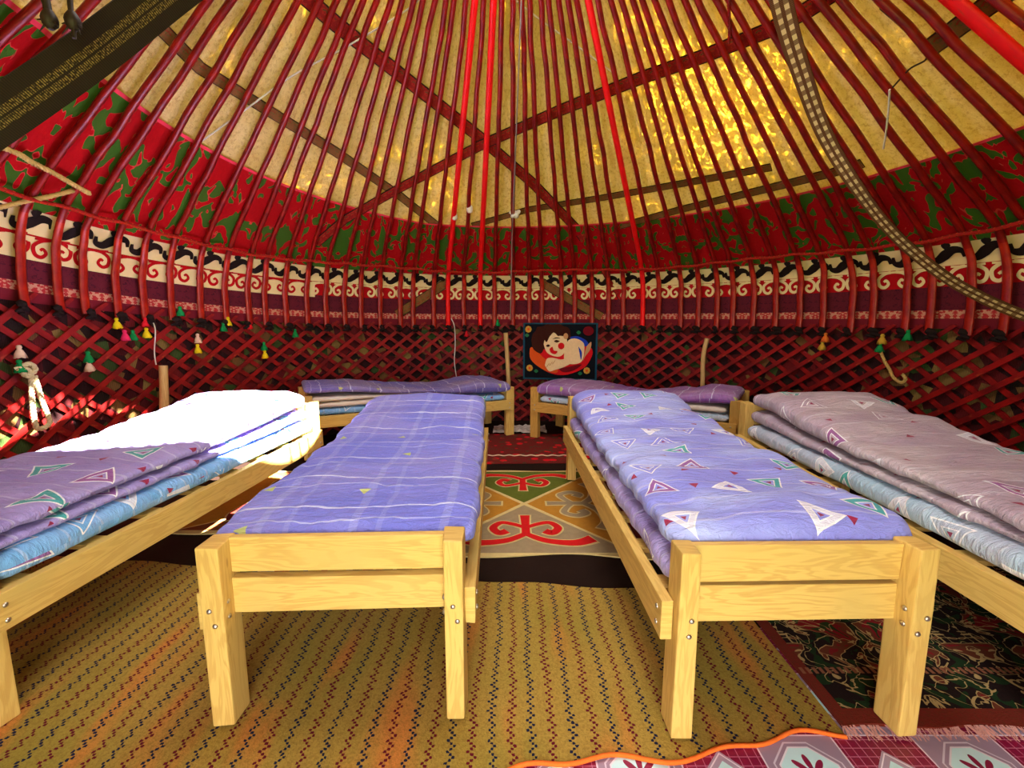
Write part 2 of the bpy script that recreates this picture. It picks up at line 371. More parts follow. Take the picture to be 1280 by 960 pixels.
def mat_lino():
    g = G('printed_lino', 0.35, 0.5); p = g.scale(g.obj(), (4.0, 4.0, 1)); fl = g.n('ShaderNodeVectorMath', operation='FLOOR'); g.put(fl.inputs[0], p)
    fs = g.sep(fl.outputs[0]); fr = g.n('ShaderNodeVectorMath', operation='FRACTION'); g.put(fr.inputs[0], p); q = g.sep(g.vadd(fr.outputs[0], (-0.5, -0.5, 0)))
    ax = g.math('ABSOLUTE', q[0]); ay = g.math('ABSOLUTE', q[1]); par = g.math('COMPARE', g.math('MODULO', g.math('ADD', g.math('ADD', fs[0], fs[1]), 100.0), 2.0), 0.0, 0.1)
    man = g.math('ADD', ax, ay); oct_ = g.math('MAXIMUM', g.math('MAXIMUM', ax, ay), g.math('MULTIPLY', man, 0.74))
    A = g.mix(g.math('LESS_THAN', oct_, 0.33), lin((150, 128, 148)), lin((190, 228, 232)))
    A = g.mix(band(g, oct_, 0.33, 0.35), A, lin((220, 215, 225))); A = g.mix(band(g, oct_, 0.39, 0.41), A, lin((205, 195, 210)))
    ang = g.math('ARCTAN2', q[1], q[0]); rad = g.math('SQRT', g.math('ADD', g.math('MULTIPLY', q[0], q[0]), g.math('MULTIPLY', q[1], q[1])))
    pet = g.math('LESS_THAN', rad, g.math('MULTIPLY', g.math('ABSOLUTE', g.math('COSINE', g.math('MULTIPLY', ang, 4.0))), 0.25))
    pet = g.math('MULTIPLY', pet, g.math('GREATER_THAN', rad, 0.05)); A = g.mix(pet, A, lin((130, 22, 62)))
    gx = g.math('FRACT', g.math('MULTIPLY', q[0], 9.0)); gy = g.math('FRACT', g.math('MULTIPLY', q[1], 9.0))
    B = g.mix(g.math('MAXIMUM', g.math('GREATER_THAN', gx, 0.92), g.math('GREATER_THAN', gy, 0.92)), lin((128, 18, 58)), lin((190, 110, 140)))
    B = g.mix(g.math('LESS_THAN', man, 0.30), B, lin((168, 148, 168))); B = g.mix(band(g, man, 0.25, 0.27), B, lin((225, 215, 225))); B = g.mix(g.math('LESS_THAN', man, 0.17), B, lin((190, 225, 228)))
    col = g.mix(par, A, B); col = g.mix(g.math('GREATER_THAN', g.math('MAXIMUM', ax, ay), 0.49), col, lin((215, 200, 215)))
    g.col(col); return g.m
def mat_carpet():
    g = G('dark_carpet', 0.95, 0.1); s = g.sep(g.obj()); v = g.comb(g.math('PINGPONG', s[0], 0.38), s[1], 0.0)
    w = g.noise(v, 6.5, 2, 0.5, 1.4); w2 = g.noise(v, 11, 2, 0.5, 0.8)
    col = g.ramp(w, [(0, lin((26, 46, 22))), (0.42, lin((30, 18, 16))), (0.52, lin((96, 48, 30))), (0.60, lin((120, 26, 30))), (0.66, lin((34, 52, 24)))], True)
    ln = g.math('MAXIMUM', g.math('COMPARE', w, 0.52, 0.010), g.math('COMPARE', w2, 0.5, 0.012)); col = g.mix(g.math('MULTIPLY', ln, 0.85), col, lin((176, 150, 96)))
    edx = g.math('LESS_THAN', s[0], 0.045); edy = g.math('LESS_THAN', s[1], 0.065); ed = g.math('MAXIMUM', edx, edy)
    col = g.mix(ed, col, g.mix(g.noise(g.obj(), 90, 2), lin((118, 30, 26)), lin((86, 44, 24))))
    yb = band(g, s[1], 0.215, 0.245); col = g.mix(g.math('MULTIPLY', yb, g.math('GREATER_THAN', g.math('FRACT', g.math('MULTIPLY', s[0], 42.0)), 0.45)), col, lin((132, 84, 58)))
    g.col(col); g.bump(g.noise(g.obj(), 200, 2), 0.6, 0.004); return g.m
def mat_redrug():
    g = G('red_floral_rug', 0.95, 0.1); s = g.sep(g.obj()); p = g.obj()
    fl = g.step(g.vor(p, 9), 0.36, 0.28); col = g.mix(fl, lin((108, 34, 30)), lin((200, 24, 34)))
    col = g.mix(g.math('MULTIPLY', g.step(g.noise(p, 14, 3), 0.55, 0.62), 0.8), col, lin((78, 58, 40)))
    wv = g.math('MULTIPLY', g.math('SINE', g.math('MULTIPLY', s[0], 60.0)), 0.012); wl = g.math('COMPARE', g.math('ADD', s[1], wv), 0.235, 0.016); col = g.mix(wl, col, lin((220, 190, 160)))
    g.col(col); g.bump(g.noise(p, 160, 2), 0.5, 0.004); return g.m
def mat_strap(name, bgc, c1, c2, edge, sc=1.0):
    g = G(name, 0.85, 0.15); u = g.uv(); s = g.sep(u); v = g.comb(g.math('PINGPONG', g.math('MULTIPLY', s[0], 8 * sc), 0.5), s[1], 0.0)
    w = g.noise(v, 3.2, 2, 0.5, 1.2); col = g.mix(g.step(w, 0.5, 0.53), bgc, c1); col = g.mix(g.math('COMPARE', w, 0.52, 0.03), col, c2)
    ed = g.math('GREATER_THAN', g.math('ABSOLUTE', g.math('SUBTRACT', s[1], 0.5)), 0.42); g.col(g.mix(ed, col, edge)); return g.m
def mat_blackstrap():
    g = G('dark_woven_strap', 0.8, 0.3); s = g.sep(g.uv())
    rib = g.math('FRACT', g.math('MULTIPLY', s[0], 190.0)); n = g.noise(g.scale(g.uv(), (60, 6, 1)), 3, 2)
    l1 = g.math('COMPARE', s[1], 0.42, 0.075); l2 = g.math('COMPARE', s[1], 0.62, 0.075); f = g.math('MULTIPLY', g.math('ADD', l1, l2), g.math('MULTIPLY', g.math('GREATER_THAN', rib, 0.45), g.step(n, 0.35, 0.65)))
    g.col(g.mix(f, g.mix(g.math('MULTIPLY', g.math('GREATER_THAN', rib, 0.5), 0.6), lin((26, 15, 8)), lin((50, 32, 16))), lin((140, 115, 60)))); g.bump(rib, 0.4, 0.003); return g.m
def mat_checkstrap():
    g = G('checked_woven_strap', 0.8, 0.2); s = g.sep(g.uv())
    a = g.math('GREATER_THAN', g.math('FRACT', g.math('MULTIPLY', s[0], 21.0)), 0.5); l = g.math('MAXIMUM', g.math('COMPARE', s[1], 0.30, 0.11), g.math('COMPARE', s[1], 0.70, 0.11))
    rib = g.math('GREATER_THAN', g.math('FRACT', g.math('MULTIPLY', s[0], 130.0)), 0.5); f = g.math('MULTIPLY', l, g.math('MULTIPLY_ADD', a, 0.6, 0.14))
    base = g.mix(rib, lin((104, 66, 30)), lin((66, 38, 18))); g.col(g.mix(f, base, lin((226, 200, 140)))); g.bump(rib, 0.3, 0.002); return g.m

M = {}
M['wood'] = mat_wood('pale_pine', lin((226, 192, 106)), lin((184, 138, 64)))
M['wood2'] = mat_wood('amber_pine', lin((206, 164, 80)), lin((162, 114, 46)))
M['stick'] = mat_wood('bare_stick', lin((226, 196, 128)), lin((170, 120, 60)))
M['steel'] = G('zinc_bolt', 0.3, 0.5).col(lin((200, 190, 170))).m; M['steel'].node_tree.nodes['Principled BSDF'].inputs['Metallic'].default_value = 0.9
M['pole'] = mat_poles('red_lacquer', lin((158, 16, 5)), lin((108, 8, 5)))
M['pole_foot'] = mat_poles('red_pole_worn', lin((190, 44, 14)), lin((136, 16, 8)))
M['pole_new'] = mat_poles('fresh_red_paint', lin((255, 10, 12)), lin((240, 6, 8)), 0.5)
M['lath'] = mat_poles('dark_red_lath', lin((150, 12, 6)), lin((100, 5, 6)), 0.55, 0.25)
M['felt'] = mat_felt(); M['greenred'] = mat_greenred(); M['maroon'] = mat_maroon(); M['reed'] = mat_reed()
M['cream'] = mat_plain('cream_felt', lin((234, 212, 152)), 0.9, 0.1, 0.06, 20)
M['black'] = mat_plain('black_felt', lin((34, 24, 22)), 0.9, 0.1, 0.2, 20)
M['red'] = mat_plain('crimson_felt', lin((172, 14, 20)), 0.9, 0.1, 0.12, 20)
M['strapA'] = mat_strap('red_woven_band', lin((140, 26, 22)), lin((92, 70, 34)), lin((176, 44, 30)), lin((40, 22, 16)))
M['strapB'] = mat_strap('brown_woven_band', lin((128, 82, 44)), lin((142, 48, 30)), lin((96, 88, 40)), lin((52, 34, 20)))
M['blackstrap'] = mat_blackstrap(); M['checkstrap'] = mat_checkstrap()
M['rope'] = mat_plain('cream_rope', lin((206, 190, 146)), 0.9, 0.1, 0.2, 60)
M['rope_gold'] = mat_plain('gold_rope', lin((190, 160, 90)), 0.9, 0.1, 0.3, 60)
M['cord_orange'] = mat_strap('orange_braid', lin((186, 36, 18)), lin((216, 106, 30)), lin((90, 26, 16)), lin((150, 26, 20)), 3)
M['white_cord'] = mat_plain('white_cord', lin((226, 220, 205)), 0.8, 0.2, 0.1, 30)
M['leather'] = mat_plain('dark_leather', lin((40, 26, 18)), 0.6, 0.3, 0.25, 40)
M['wire'] = G('grey_wire', 0.35, 0.5).col(lin((150, 140, 130))).m
M['earth'] = mat_plain('dark_floor', lin((34, 20, 14)), 0.9, 0.1, 0.35, 6, 0.3)
M['zigzag'] = mat_zigzag(); M['lino'] = mat_lino(); M['carpet'] = mat_carpet(); M['redrug'] = mat_redrug()
M['orange'] = mat_plain('orange_edging', lin((226, 108, 40)), 0.9, 0.1, 0.25, 40, 0.5)
M['fringe'] = mat_plain('carpet_fringe', lin((206, 150, 140)), 0.9, 0.1, 0.3, 60)
M['grass'] = mat_plain('grass', lin((110, 120, 66)), 0.95, 0.1, 0.3, 3)
M['plaid'] = mat_plaid('lilac_plaid', lin((112, 118, 216)), lin((136, 134, 212)))
M['plaid_grey'] = mat_plaid('lilac_grey_plaid', lin((110, 104, 196)), lin((150, 132, 176)))
M['purple'] = mat_plaid('purple_plaid', lin((140, 84, 170)), lin((178, 140, 190)))
M['tri'] = mat_triangles('lilac_triangles', lin((140, 144, 232)), lin((172, 184, 244)), 0.0)
M['tri_grey'] = mat_triangles('mauve_triangles', lin((178, 158, 176)), lin((196, 182, 190)), 7.0, 4.2)
M['tri_lilac'] = mat_triangles('violet_triangles', lin((152, 134, 200)), lin((170, 156, 214)), 11.0, 4.0)
M['tri_blue'] = mat_triangles('blue_triangles', lin((110, 172, 226)), lin((136, 184, 236)), 3.0, 4.4)
M['tri_pale'] = mat_triangles('pale_blue_triangles', lin((186, 196, 216)), lin((170, 200, 220)), 17.0, 4.0)
M['mauve'] = mat_plain('mauve_cotton', lin((176, 140, 168)), 0.8, 0.2, 0.15, 8)
M['beige'] = mat_plain('beige_cotton', lin((214, 204, 190)), 0.8, 0.2, 0.1, 8)
M['floral'] = None
def mat_floral():
    g = G('floral_cotton', 0.85, 0.2); c = g.sep(g.vor(g.uv(), 22, out=1))
    g.col(g.ramp(c[0], [(0, lin((70, 90, 60))), (0.3, lin((190, 30, 40))), (0.5, lin((220, 190, 60))), (0.7, lin((60, 60, 130))), (0.85, lin((200, 190, 180)))], True)); return g.m
M['floral'] = mat_floral()
M['plastic'] = G('clear_plastic', 0.2, 0.5).col(lin((200, 190, 180))).m

# ------------------------------------------------------------------ setting
DOOR = R_(14)
def in_door(ph): return abs(abs(ph) - PI) < DOOR
def cloth_rise(phi): return 0.20 * min(1.3, max(0, -phi - R_(20)) / R_(60)) * (1 - max(0, min(1, (-phi - R_(120)) / R_(50)))) if phi < 0 else 0.0
def shell(name, prof, mat, v0=0.0, p0=-PI, p1=PI, seg=144, door=False, vary=None):
    mb = MB(); L = [v0]
    for a, b in zip(prof, prof[1:]): L.append(L[-1] + math.hypot(b[0] - a[0], b[1] - a[1]))
    n = max(2, int(seg * (p1 - p0) / (2 * PI)))
    phs = [p0 + (p1 - p0) * j / n for j in range(n + 1)]
    for j in range(n):
        for i in range(len(prof) - 1):
            if door and in_door((phs[j] + phs[j + 1]) / 2) and prof[i][1] < 1.99: continue
            q = []
            for (jj, ii) in ((j, i), (j + 1, i), (j + 1, i + 1), (j, i + 1)):
                k = 1.0 if prof[ii][1] > 1.1 else prof[ii][1] / 1.2
                pr = prof[ii]
                if vary:
                    pf, za, zc = vary; tt = (pr[1] - prof[0][1]) / (prof[-1][1] - prof[0][1]); ze = za + (zc + cloth_rise(phs[jj]) - za) * tt; pr = (prof_r(pf, ze), ze)
                q.append(cyl(pr[0], phs[jj], pr[1] + zoff(phs[jj]) * k))
            mb.face(q, [(phs[j] * RAD, L[i]), (phs[j + 1] * RAD, L[i]), (phs[j + 1] * RAD, L[i + 1]), (phs[j] * RAD, L[i + 1])])
    me = mb.mesh(name, True)
    bm = bmesh.new(); bm.from_mesh(me); bmesh.ops.remove_doubles(bm, verts=bm.verts, dist=0.0005); bm.to_mesh(me); bm.free()
    return link(name, me, mat)
def disc(name, r, z, mat, n=96, cy=CY):
    mb = MB(); mb.face([(r * math.cos(2 * PI * k / n), cy + r * math.sin(2 * PI * k / n), z) for k in range(n)]); return link(name, mb.mesh(name), mat)
sp(disc('floor', 3.42, 0.0, M['earth']), kind='structure')
sp(disc('ground', 60, -0.03, M['grass'], 64), 'dry grassy ground outside the yurt', kind='structure')
SH = offset_prof(0.05)
def sub_prof(prof, z0, z1):
    pts = [(prof_r(prof, z0), z0)] + [p for p in prof if z0 < p[1] < z1] + [(prof_r(prof, z1), z1)]; return pts
Z_BAND0, Z_BANDM, Z_BAND1, Z_CLOTH = 1.54, 1.685, 1.83, 2.30
wall = shell('wall_reed_screen', [(3.348, 0.0), (3.348, 0.4), (3.348, 0.8), (3.348, 1.29)], M['reed'], door=True); sp(wall, 'reed screen wound with coloured wool behind the lattice', kind='structure')
maro = shell('trim_1', sub_prof(SH, 1.235, Z_BAND0), M['maroon'], door=True); sp(maro, 'maroon cloth band with faint scrolls above the lattice', kind='structure')
scrb = shell('trim_2', sub_prof(SH, Z_BAND0, Z_BANDM), M['red'], door=True); sp(scrb, 'crimson felt band with cream horn scrolls', kind='structure')
blkb = shell('trim_3', sub_prof(SH, Z_BANDM, Z_BAND1), M['cream'], door=True); sp(blkb, 'cream felt band with black horn ornaments', kind='structure')
grn = shell('trim_4', [(1, Z_BAND1 + (Z_CLOTH - Z_BAND1) * i / 12) for i in range(13)], M['greenred'], vary=(SH, Z_BAND1, Z_CLOTH)); sp(grn, 'red felt valance with green curling ornaments', kind='structure')
ceil = shell('ceiling', sub_prof(offset_prof(0.07), Z_CLOTH - 0.03, SH[-1][1] - 0.001), M['felt']); sp(ceil, 'cream felt roof cover over the red poles', kind='structure')
# outer felt so no light leaks through the wall
outer = shell('wall_felt', [(3.50, 0.0), (3.50, 1.3), (3.42, 1.75), (3.25, 2.0), (2.78, 2.36)], M['felt'], door=True); sp(outer, 'outer felt wall cover of the yurt', kind='structure')

def surf(s, z, d=0.05 - 0.006):
    """point on the cloth at arc s (metres, about phi = 0) and height z"""
    return cyl(prof_r(offset_prof(d), z), s / RAD, z)
_offc = {}
def surfp(s, z, d):
    if d not in _offc: _offc[d] = offset_prof(d)
    return cyl(prof_r(_offc[d], z), s / RAD, z)
str_n = [0]
def stroke(mb, pts, w, d=0.044, n=7):
    str_n[0] = (str_n[0] + 1) % 4; d -= str_n[0] * 0.0005
    line = smooth_line([Vector((a, b, 0)) for a, b in pts], n); m = len(line); rows = []
    for i, p in enumerate(line):
        t = (line[min(m - 1, i + 1)] - line[max(0, i - 1)]).normalized(); q = Vector((-t.y, t.x, 0)); k = i / (m - 1)
        ww = (w[0] + (w[1] - w[0]) * min(1, k * 2)) if k < .5 else (w[1] + (w[2] - w[1]) * (k - .5) * 2)
        a, b = p + q * ww / 2, p - q * ww / 2
        rows.append([surfp(a.x, a.y, d), surfp(b.x, b.y, d)])
    mb.grid(rows, lambda i, j: (i * .01, j))
def scroll_mesh():          # a pair of ram-horn hooks hanging from the upper edge
    mb = MB(); z1, z0 = Z_BANDM, Z_BAND0; h = z1 - z0
    for sg in (-1, 1):
        P = [(sg * 0.016, z1 - 0.012), (sg * 0.062, z1 - 0.022), (sg * 0.104, z0 + h * .60), (sg * 0.098, z0 + h * .24), (sg * 0.064, z0 + h * .12), (sg * 0.036, z0 + h * .30), (sg * 0.052, z0 + h * .50), (sg * 0.068, z0 + h * .42)]
        stroke(mb, P, (0.022, 0.025, 0.017))
    stroke(mb, [(-0.10, z1 - 0.010), (0, z1 - 0.014), (0.10, z1 - 0.010)], (0.014, 0.016, 0.014))
    return mb.mesh('scroll_motif')
def horn_mesh():            # black dumb-bell ornament
    mb = MB(); z1, z0 = Z_BAND1, Z_BANDM; h = z1 - z0
    stroke(mb, [(-0.108, z0 + h * .66), (-0.104, z0 + h * .36), (-0.06, z0 + h * .28), (-0.01, z0 + h * .50), (0.045, z0 + h * .70), (0.094, z0 + h * .62), (0.104, z0 + h * .34)], (0.020, 0.066, 0.020))
    stroke(mb, [(-0.02, z0 + h * .97), (0.005, z0 + h * .9), (0.035, z0 + h * .97)], (0.01, 0.05, 0.01))
    return mb.mesh('horn_motif')
SW = 0.235; NM = int(2 * PI * RAD / SW)
sc_me = scroll_mesh(); hn_me = horn_mesh(); sc2 = sc_me.copy(); sc_me.materials.append(M['cream']); hn_me.materials.append(M['black']); sc2.materials.append(M['red'])
cream_panel = shell('cream_panel', sub_prof(offset_prof(0.0465), Z_BAND0 - 0.02, Z_BANDM - 0.012), M['cream'], p0=R_(-150), p1=R_(-40), seg=144); cream_panel.parent = scrb
for k in range(NM):
    ph = -PI + 2 * PI * (k + .5) / NM
    if abs(ph) > R_(112): continue
    # blender rotates counter-clockwise, phi runs clockwise seen from above
    for me, nm, par in ((sc2 if ph < R_(-40) else sc_me, 'scroll_motif', scrb), (hn_me, 'horn_motif', blkb)):
        o = link(nm, me, None, par); p2 = ph + (0.5 * 2 * PI / NM if nm == 'horn_motif' else 0)
        Rm = Matrix.Translation((0, CY, zoff(p2))) @ Matrix.Rotation(-p2, 4, 'Z') @ Matrix.Translation((0, -CY, 0)); o.matrix_basis = Rm

# lattice laths
H_L = 1.27; DPH = R_(28.5)
def lath_mesh(sg, rr, w=0.037, th=0.012):
    mb = MB(); n = 14; rows = []
    hyp = math.hypot(RAD * DPH, H_L); cs = RAD * DPH / hyp; sn = H_L / hyp
    for i in range(n + 1):
        t = i / n; ph = sg * DPH * (t - .5); z = 0.012 + (H_L - 0.02) * t; e = 1.0
        bow = 0.012 * math.sin(t * PI)
        ring = []
        for (a, b) in ((-1, -1), (1, -1), (1, 1), (-1, 1)):
            ring.append(cyl(rr + bow + b * th / 2, ph - sg * a * w / 2 * sn / RAD, z + a * w / 2 * cs * (0.3 if i in (0, n) else 1)))
        rows.append(ring)
    vv = [0, .04, .05, .09, .1]
    mb.grid(rows, lambda i, j: (i * .15, vv[j]), close=True); mb.face(list(reversed(rows[0])), [(0, 0)] * 4); mb.face(rows[-1], [(0, 0)] * 4)
    return mb.mesh('lath')
lat = empty('wall_lattice', (0, CY, 0)); sp(lat, 'folding lattice wall of crossed dark red laths', kind='structure')
for sg, rr in ((1, 3.30), (-1, 3.322)):
    me = lath_mesh(sg, rr); me.transform(Matrix.Translation((0, -CY, 0))); me.materials.append(M['lath'])
    for k in range(NP):
        ph = -PI + 2 * PI * (k + .5) / NP + random.uniform(-.004, .004)
        if abs(ph) > PI - DOOR - DPH / 2: continue
        o = link('lath', me, None, lat); o.rotation_euler = (0, 0, -ph); o.scale = (1, 1, (H_L + zoff(ph + sg * DPH * .3)) / H_L)

# roof poles
def pole_mesh(seed, new=False):
    rr = random.Random(seed); mb = MB(); n = 8; pts = []; rad = []; flat = []
    prof = PROF
    L = 0
    for i, (r, z) in enumerate(prof):
        wob = 0 if (new or i < 3) else 0.006
        pts.append(Vector((rr.uniform(-wob, wob), r + rr.uniform(-wob, wob) * .6, z)))
        lo = z < 1.86
        k = min(1, max(0, (z - 1.6) / 0.4))
        rad.append(0.0225 - 0.0025 * min(1, i / len(prof))); flat.append((1.3 - .3 * k, 0.55 + .45 * k) if not new else (1.25, 1.0))
    line = []; fl = []; rd = []
    sm = smooth_line(pts, 2); m = len(sm)
    for i, p in enumerate(sm):
        q = i / (m - 1) * (len(pts) - 1); a = int(q); b = min(a + 1, len(pts) - 1); t = q - a
        rd.append(rad[a] * (1 - t) + rad[b] * t); fl.append((flat[a][0] * (1 - t) + flat[b][0] * t, flat[a][1] * (1 - t) + flat[b][1] * t))
    add_tube(mb, sm, rd, n, 0, fl)
    # the flat foot shows worn, lighter lacquer
    me = mb.mesh('roof_pole', True)
    for f in me.polygons:
        f.material_index = 1 if f.center.z < 1.78 else 0
    return me
pmes = [pole_mesh(s) for s in range(6)]; pnew = pole_mesh(99, True)
for me in pmes: me.materials.append(M['pole']); me.materials.append(M['pole_foot'])
pnew.materials.append(M['pole_new']); pnew.materials.append(M['pole_new'])
poles = empty('ceiling_poles', (0, CY, 0)); sp(poles, 'red lacquered roof poles rising to the crown', kind='structure')
NEW = {R_(-13.0), R_(-5.9), R_(29.0)}
new_idx = {round(p / (2 * PI / NP)) for p in NEW} | {27}
for k in range(-NP // 2, NP // 2):
    nw = k in new_idx
    ph = 2 * PI * k / NP + (0 if nw else random.uniform(-.009, .009))
    o = link('roof_pole', pnew if nw else pmes[random.randrange(6)], None, poles); o.rotation_euler = (0, 0, -ph); o.location = (0, 0, zoff(ph) + random.uniform(-.008, .008))
    if nw:
        o['label'] = 'bright red freshly painted roof pole'
        if k > 20: o.scale = (1.5, 1, 1)
# dark lashings where the pole feet are tied to the lattice
mb = MB()
for (dx, dz, r) in ((0, 0.0, .026), (.012, -.03, .02), (-.014, -.045, .016)):
    add_tube(mb, [Vector((dx - .03, 3.262, 1.21 + dz)), Vector((dx - .01, 3.255, 1.218 + dz)), Vector((dx + .015, 3.258, 1.212 + dz)), Vector((dx + .035, 3.268, 1.20 + dz))], [r * .5, r, r * .9, r * .4], 6)
lash = mb.mesh('lashing', True); lash.materials.append(M['black'])
for k in range(-30, 31):
    ph = 2 * PI * k / NP; o = link('lashing', lash, None, poles); o.rotation_euler = (0, 0, -ph); o.location = (0, 0, zoff(ph)); o.scale = (random.uniform(.7, 1.2), 1, 1)
# crown ring, out of the picture above, lets the sun in
def ring_mesh(name, R, z, rad):
    mb = MB(); n = 64; rows = []
    for i in range(n + 1):
        a = 2 * PI * i / n; c = Vector((math.cos(a), math.sin(a), 0)); rows.append([c * R + c * rad * math.cos(t) + Vector((0, 0, z + rad * math.sin(t))) for t in (2 * PI * k / 8 for k in range(8))])
    mb.grid(rows, lambda i, j: (i * .1, j / 8), close=True); return mb.mesh(name, True)
crown = empty('crown_ring', (0, CY, 0)); sp(crown, 'round wooden crown ring at the top of the roof', 'crown')
link('rim', ring_mesh('rim', CROWN_R + 0.01, CROWN_Z + 0.05, 0.06), M['pole'], crown)
for ang in (0, PI / 2):
    for k in (-1, 0, 1):
        pts = []
        for i in range(13):
            t = -1 + 2 * i / 12; x = t * math.sqrt(max(0, CROWN_R ** 2 - (k * .12) ** 2)); pts.append(Vector((x, k * .12, CROWN_Z + 0.08 + 0.18 * (1 - t * t))))
        mb = MB(); add_tube(mb, pts, 0.014, 6); o = link('crown_bar', mb.mesh('crown_bar', True), M['pole'], crown); o.rotation_euler = (0, 0, ang)
# doorway behind the camera
door = empty('door_1', (0, CY, 0)); sp(door, 'open wooden doorway of the yurt', kind='structure')
xd = 3.36 * math.sin(DOOR); yd = -3.36 * math.cos(DOOR)
link('jamb', box_mesh('jamb', -xd - 0.05, -xd + 0.05, yd - 0.06, yd + 0.06, 0, 2.0), M['pole'], door)
link('jamb', box_mesh('jamb', xd - 0.05, xd + 0.05, yd - 0.06, yd + 0.06, 0, 2.0), M['pole'], door)
link('lintel', box_mesh('lintel', -xd - 0.05, xd + 0.05, yd - 0.06, yd + 0.06, 2.0, 2.12), M['pole'], door)

# ------------------------------------------------------------------ rugs and floor coverings
def sheet(name, poly_near, poly_far, x0, x1, z, th, mat, nx=60, ny=14, ripple=0.0, origin=(0, 0)):
    """thin floor covering between a near and a far edge given as functions of x"""
    mb = MB(); top = []; ox, oy = origin
    for j in range(ny + 1):
        row = []
        for i in range(nx + 1):
            x = x0 + (x1 - x0) * i / nx; a, b = poly_near(x), poly_far(x); y = a + (b - a) * j / ny
            row.append(Vector((x - ox, y - oy, z + th + ripple * max(0, noise.noise(Vector((x * 2.1, y * 2.1, 0)))))))
        top.append(row)
    mb.grid(top, lambda i, j: (j * .05, i * .05))
    rim = top[0] + [r[-1] for r in top[1:]] + list(reversed(top[-1]))[1:] + [r[0] for r in reversed(top)][1:]
    low = [Vector((p.x, p.y, z)) for p in rim]; mb.grid([low, rim], lambda i, j: (0, 0))
    return link(name, mb.mesh(name, False), mat, loc=(ox, oy, 0))
sp(sheet('linoleum_sheet', lambda x: 0.2, lambda x: 1.75, -2.3, 2.3, 0.0, 0.003, M['lino'], 4, 4), 'printed linoleum with maroon and pale blue flower tiles under the mats', 'linoleum')
def near_edge(x): return 1.13 + 0.06 * max(-1, x) + 0.055 * max(0, x) + 0.018 * math.sin(x * 9) + 0.012 * math.sin(x * 21 + 1)
zz = empty('woven_mat'); sp(zz, 'mustard woven mat with maroon and navy zigzag stripes and orange edging', 'mat')
o = sheet('mat_weave', near_edge, lambda x: 2.075 - 0.095 * x + 0.01 * math.sin(x * 12), -2.6, 1.045, 0.003, 0.008, M['zigzag'], 90, 30, 0.003); o.parent = zz
mb = MB(); add_tube(mb, [Vector((x, near_edge(x) - 0.004, 0.011 + 0.002 * math.sin(x * 30))) for x in [-2.6 + 3.645 * i / 160 for i in range(161)]], 0.0068, 6)
link('edging', mb.mesh('edging', True), M['orange'], zz)
cp = empty('dark_carpet', (1.06, 1.275, 0)); sp(cp, 'dark green and brown floral carpet with fringed end under the beds', 'carpet')
o = sheet('carpet_pile', lambda x: 0.008 * math.sin(x * 17), lambda x: 1.0, 0.0, 1.75, 0.003, 0.009, M['carpet'], 30, 12, 0.004); o.parent = cp
mb = MB()
for k in range(420):
    x = 1.75 * random.random(); l = random.uniform(.02, .05); dx = random.uniform(-.02, .02); w = 0.0018
    mb.face([(x - w, 0.004, 0.011), (x + w, 0.004, 0.011), (x + dx + w, -l, 0.0045), (x + dx - w, -l, 0.0045)])
sp(link('fringe', mb.mesh('fringe'), M['fringe'], cp), kind='stuff')
sp(sheet('red_rug', lambda x: 0.012 * math.sin(x * 4), lambda x: 1.05, -1.0, 1.15, 0.002, 0.008, M['redrug'], 30, 12, 0.0, (0, 0)), 'red floral rug with a wavy pale line between the back beds', 'rug').location = (0, 3.96, 0)

# felt applique rug made of sewn pieces
sh = empty('felt_rug', (0.085, 3.04, 0)); sp(sh, 'sewn felt rug of gold green and grey triangles with horn ornaments', 'rug')
FR = {n: mat_plain('felt_' + n, lin(c), 0.95, 0.1, 0.18, 30, 0.3) for n, c in dict(gold=(176, 122, 42), green=(92, 100, 36), grey=(150, 130, 98), red=(196, 28, 28), olive=(112, 96, 48), brown=(128, 70, 40), edge=(206, 182, 120), deep=(110, 34, 24)).items()}
fe = sheet('felt_ground', lambda x: -0.70 + 0.02 * math.sin(x * 7) - 0.06 * max(0, x - .3) + 0.27 * max(0, min(1, (-0.5 - x) / 0.5)), lambda x: 0.71 - 0.01 * math.sin(x * 9), -2.2, 1.4, 0.002, 0.007, FR['edge'], 60, 4); fe.parent = sh
def flat_piece(name, poly, z, mat, inset=0.0):
    c = Vector((sum(p[0] for p in poly) / len(poly), sum(p[1] for p in poly) / len(poly)))
    mb = MB(); top = [Vector((p[0], p[1], z)) for p in poly]; low = [Vector((p[0], p[1], z - 0.003)) for p in poly]
    mb.face(top); mb.grid([low + [low[0]], top + [top[0]]], lambda i, j: (0, 0)); return link(name, mb.mesh(name), mat, sh)
rib_n = [0]
def ribbon_flat(mb, pts, w, z, n=8):
    rib_n[0] = (rib_n[0] + 1) % 5; z += rib_n[0] * 0.0003
    line = smooth_line([Vector((a, b, z)) for a, b in pts], n); m = len(line); rows = []
    for i, p in enumerate(line):
        t = (line[min(m - 1, i + 1)] - line[max(0, i - 1)]).normalized(); q = Vector((-t.y, t.x, 0)); k = i / (m - 1)
        ww = w[0] + (w[1] - w[0]) * min(1, k * 2) if k < .5 else w[1] + (w[2] - w[1]) * (k - .5) * 2
        rows.append([p + q * ww / 2, p - q * ww / 2])
    mb.grid(rows, lambda i, j: (i * .1, j))
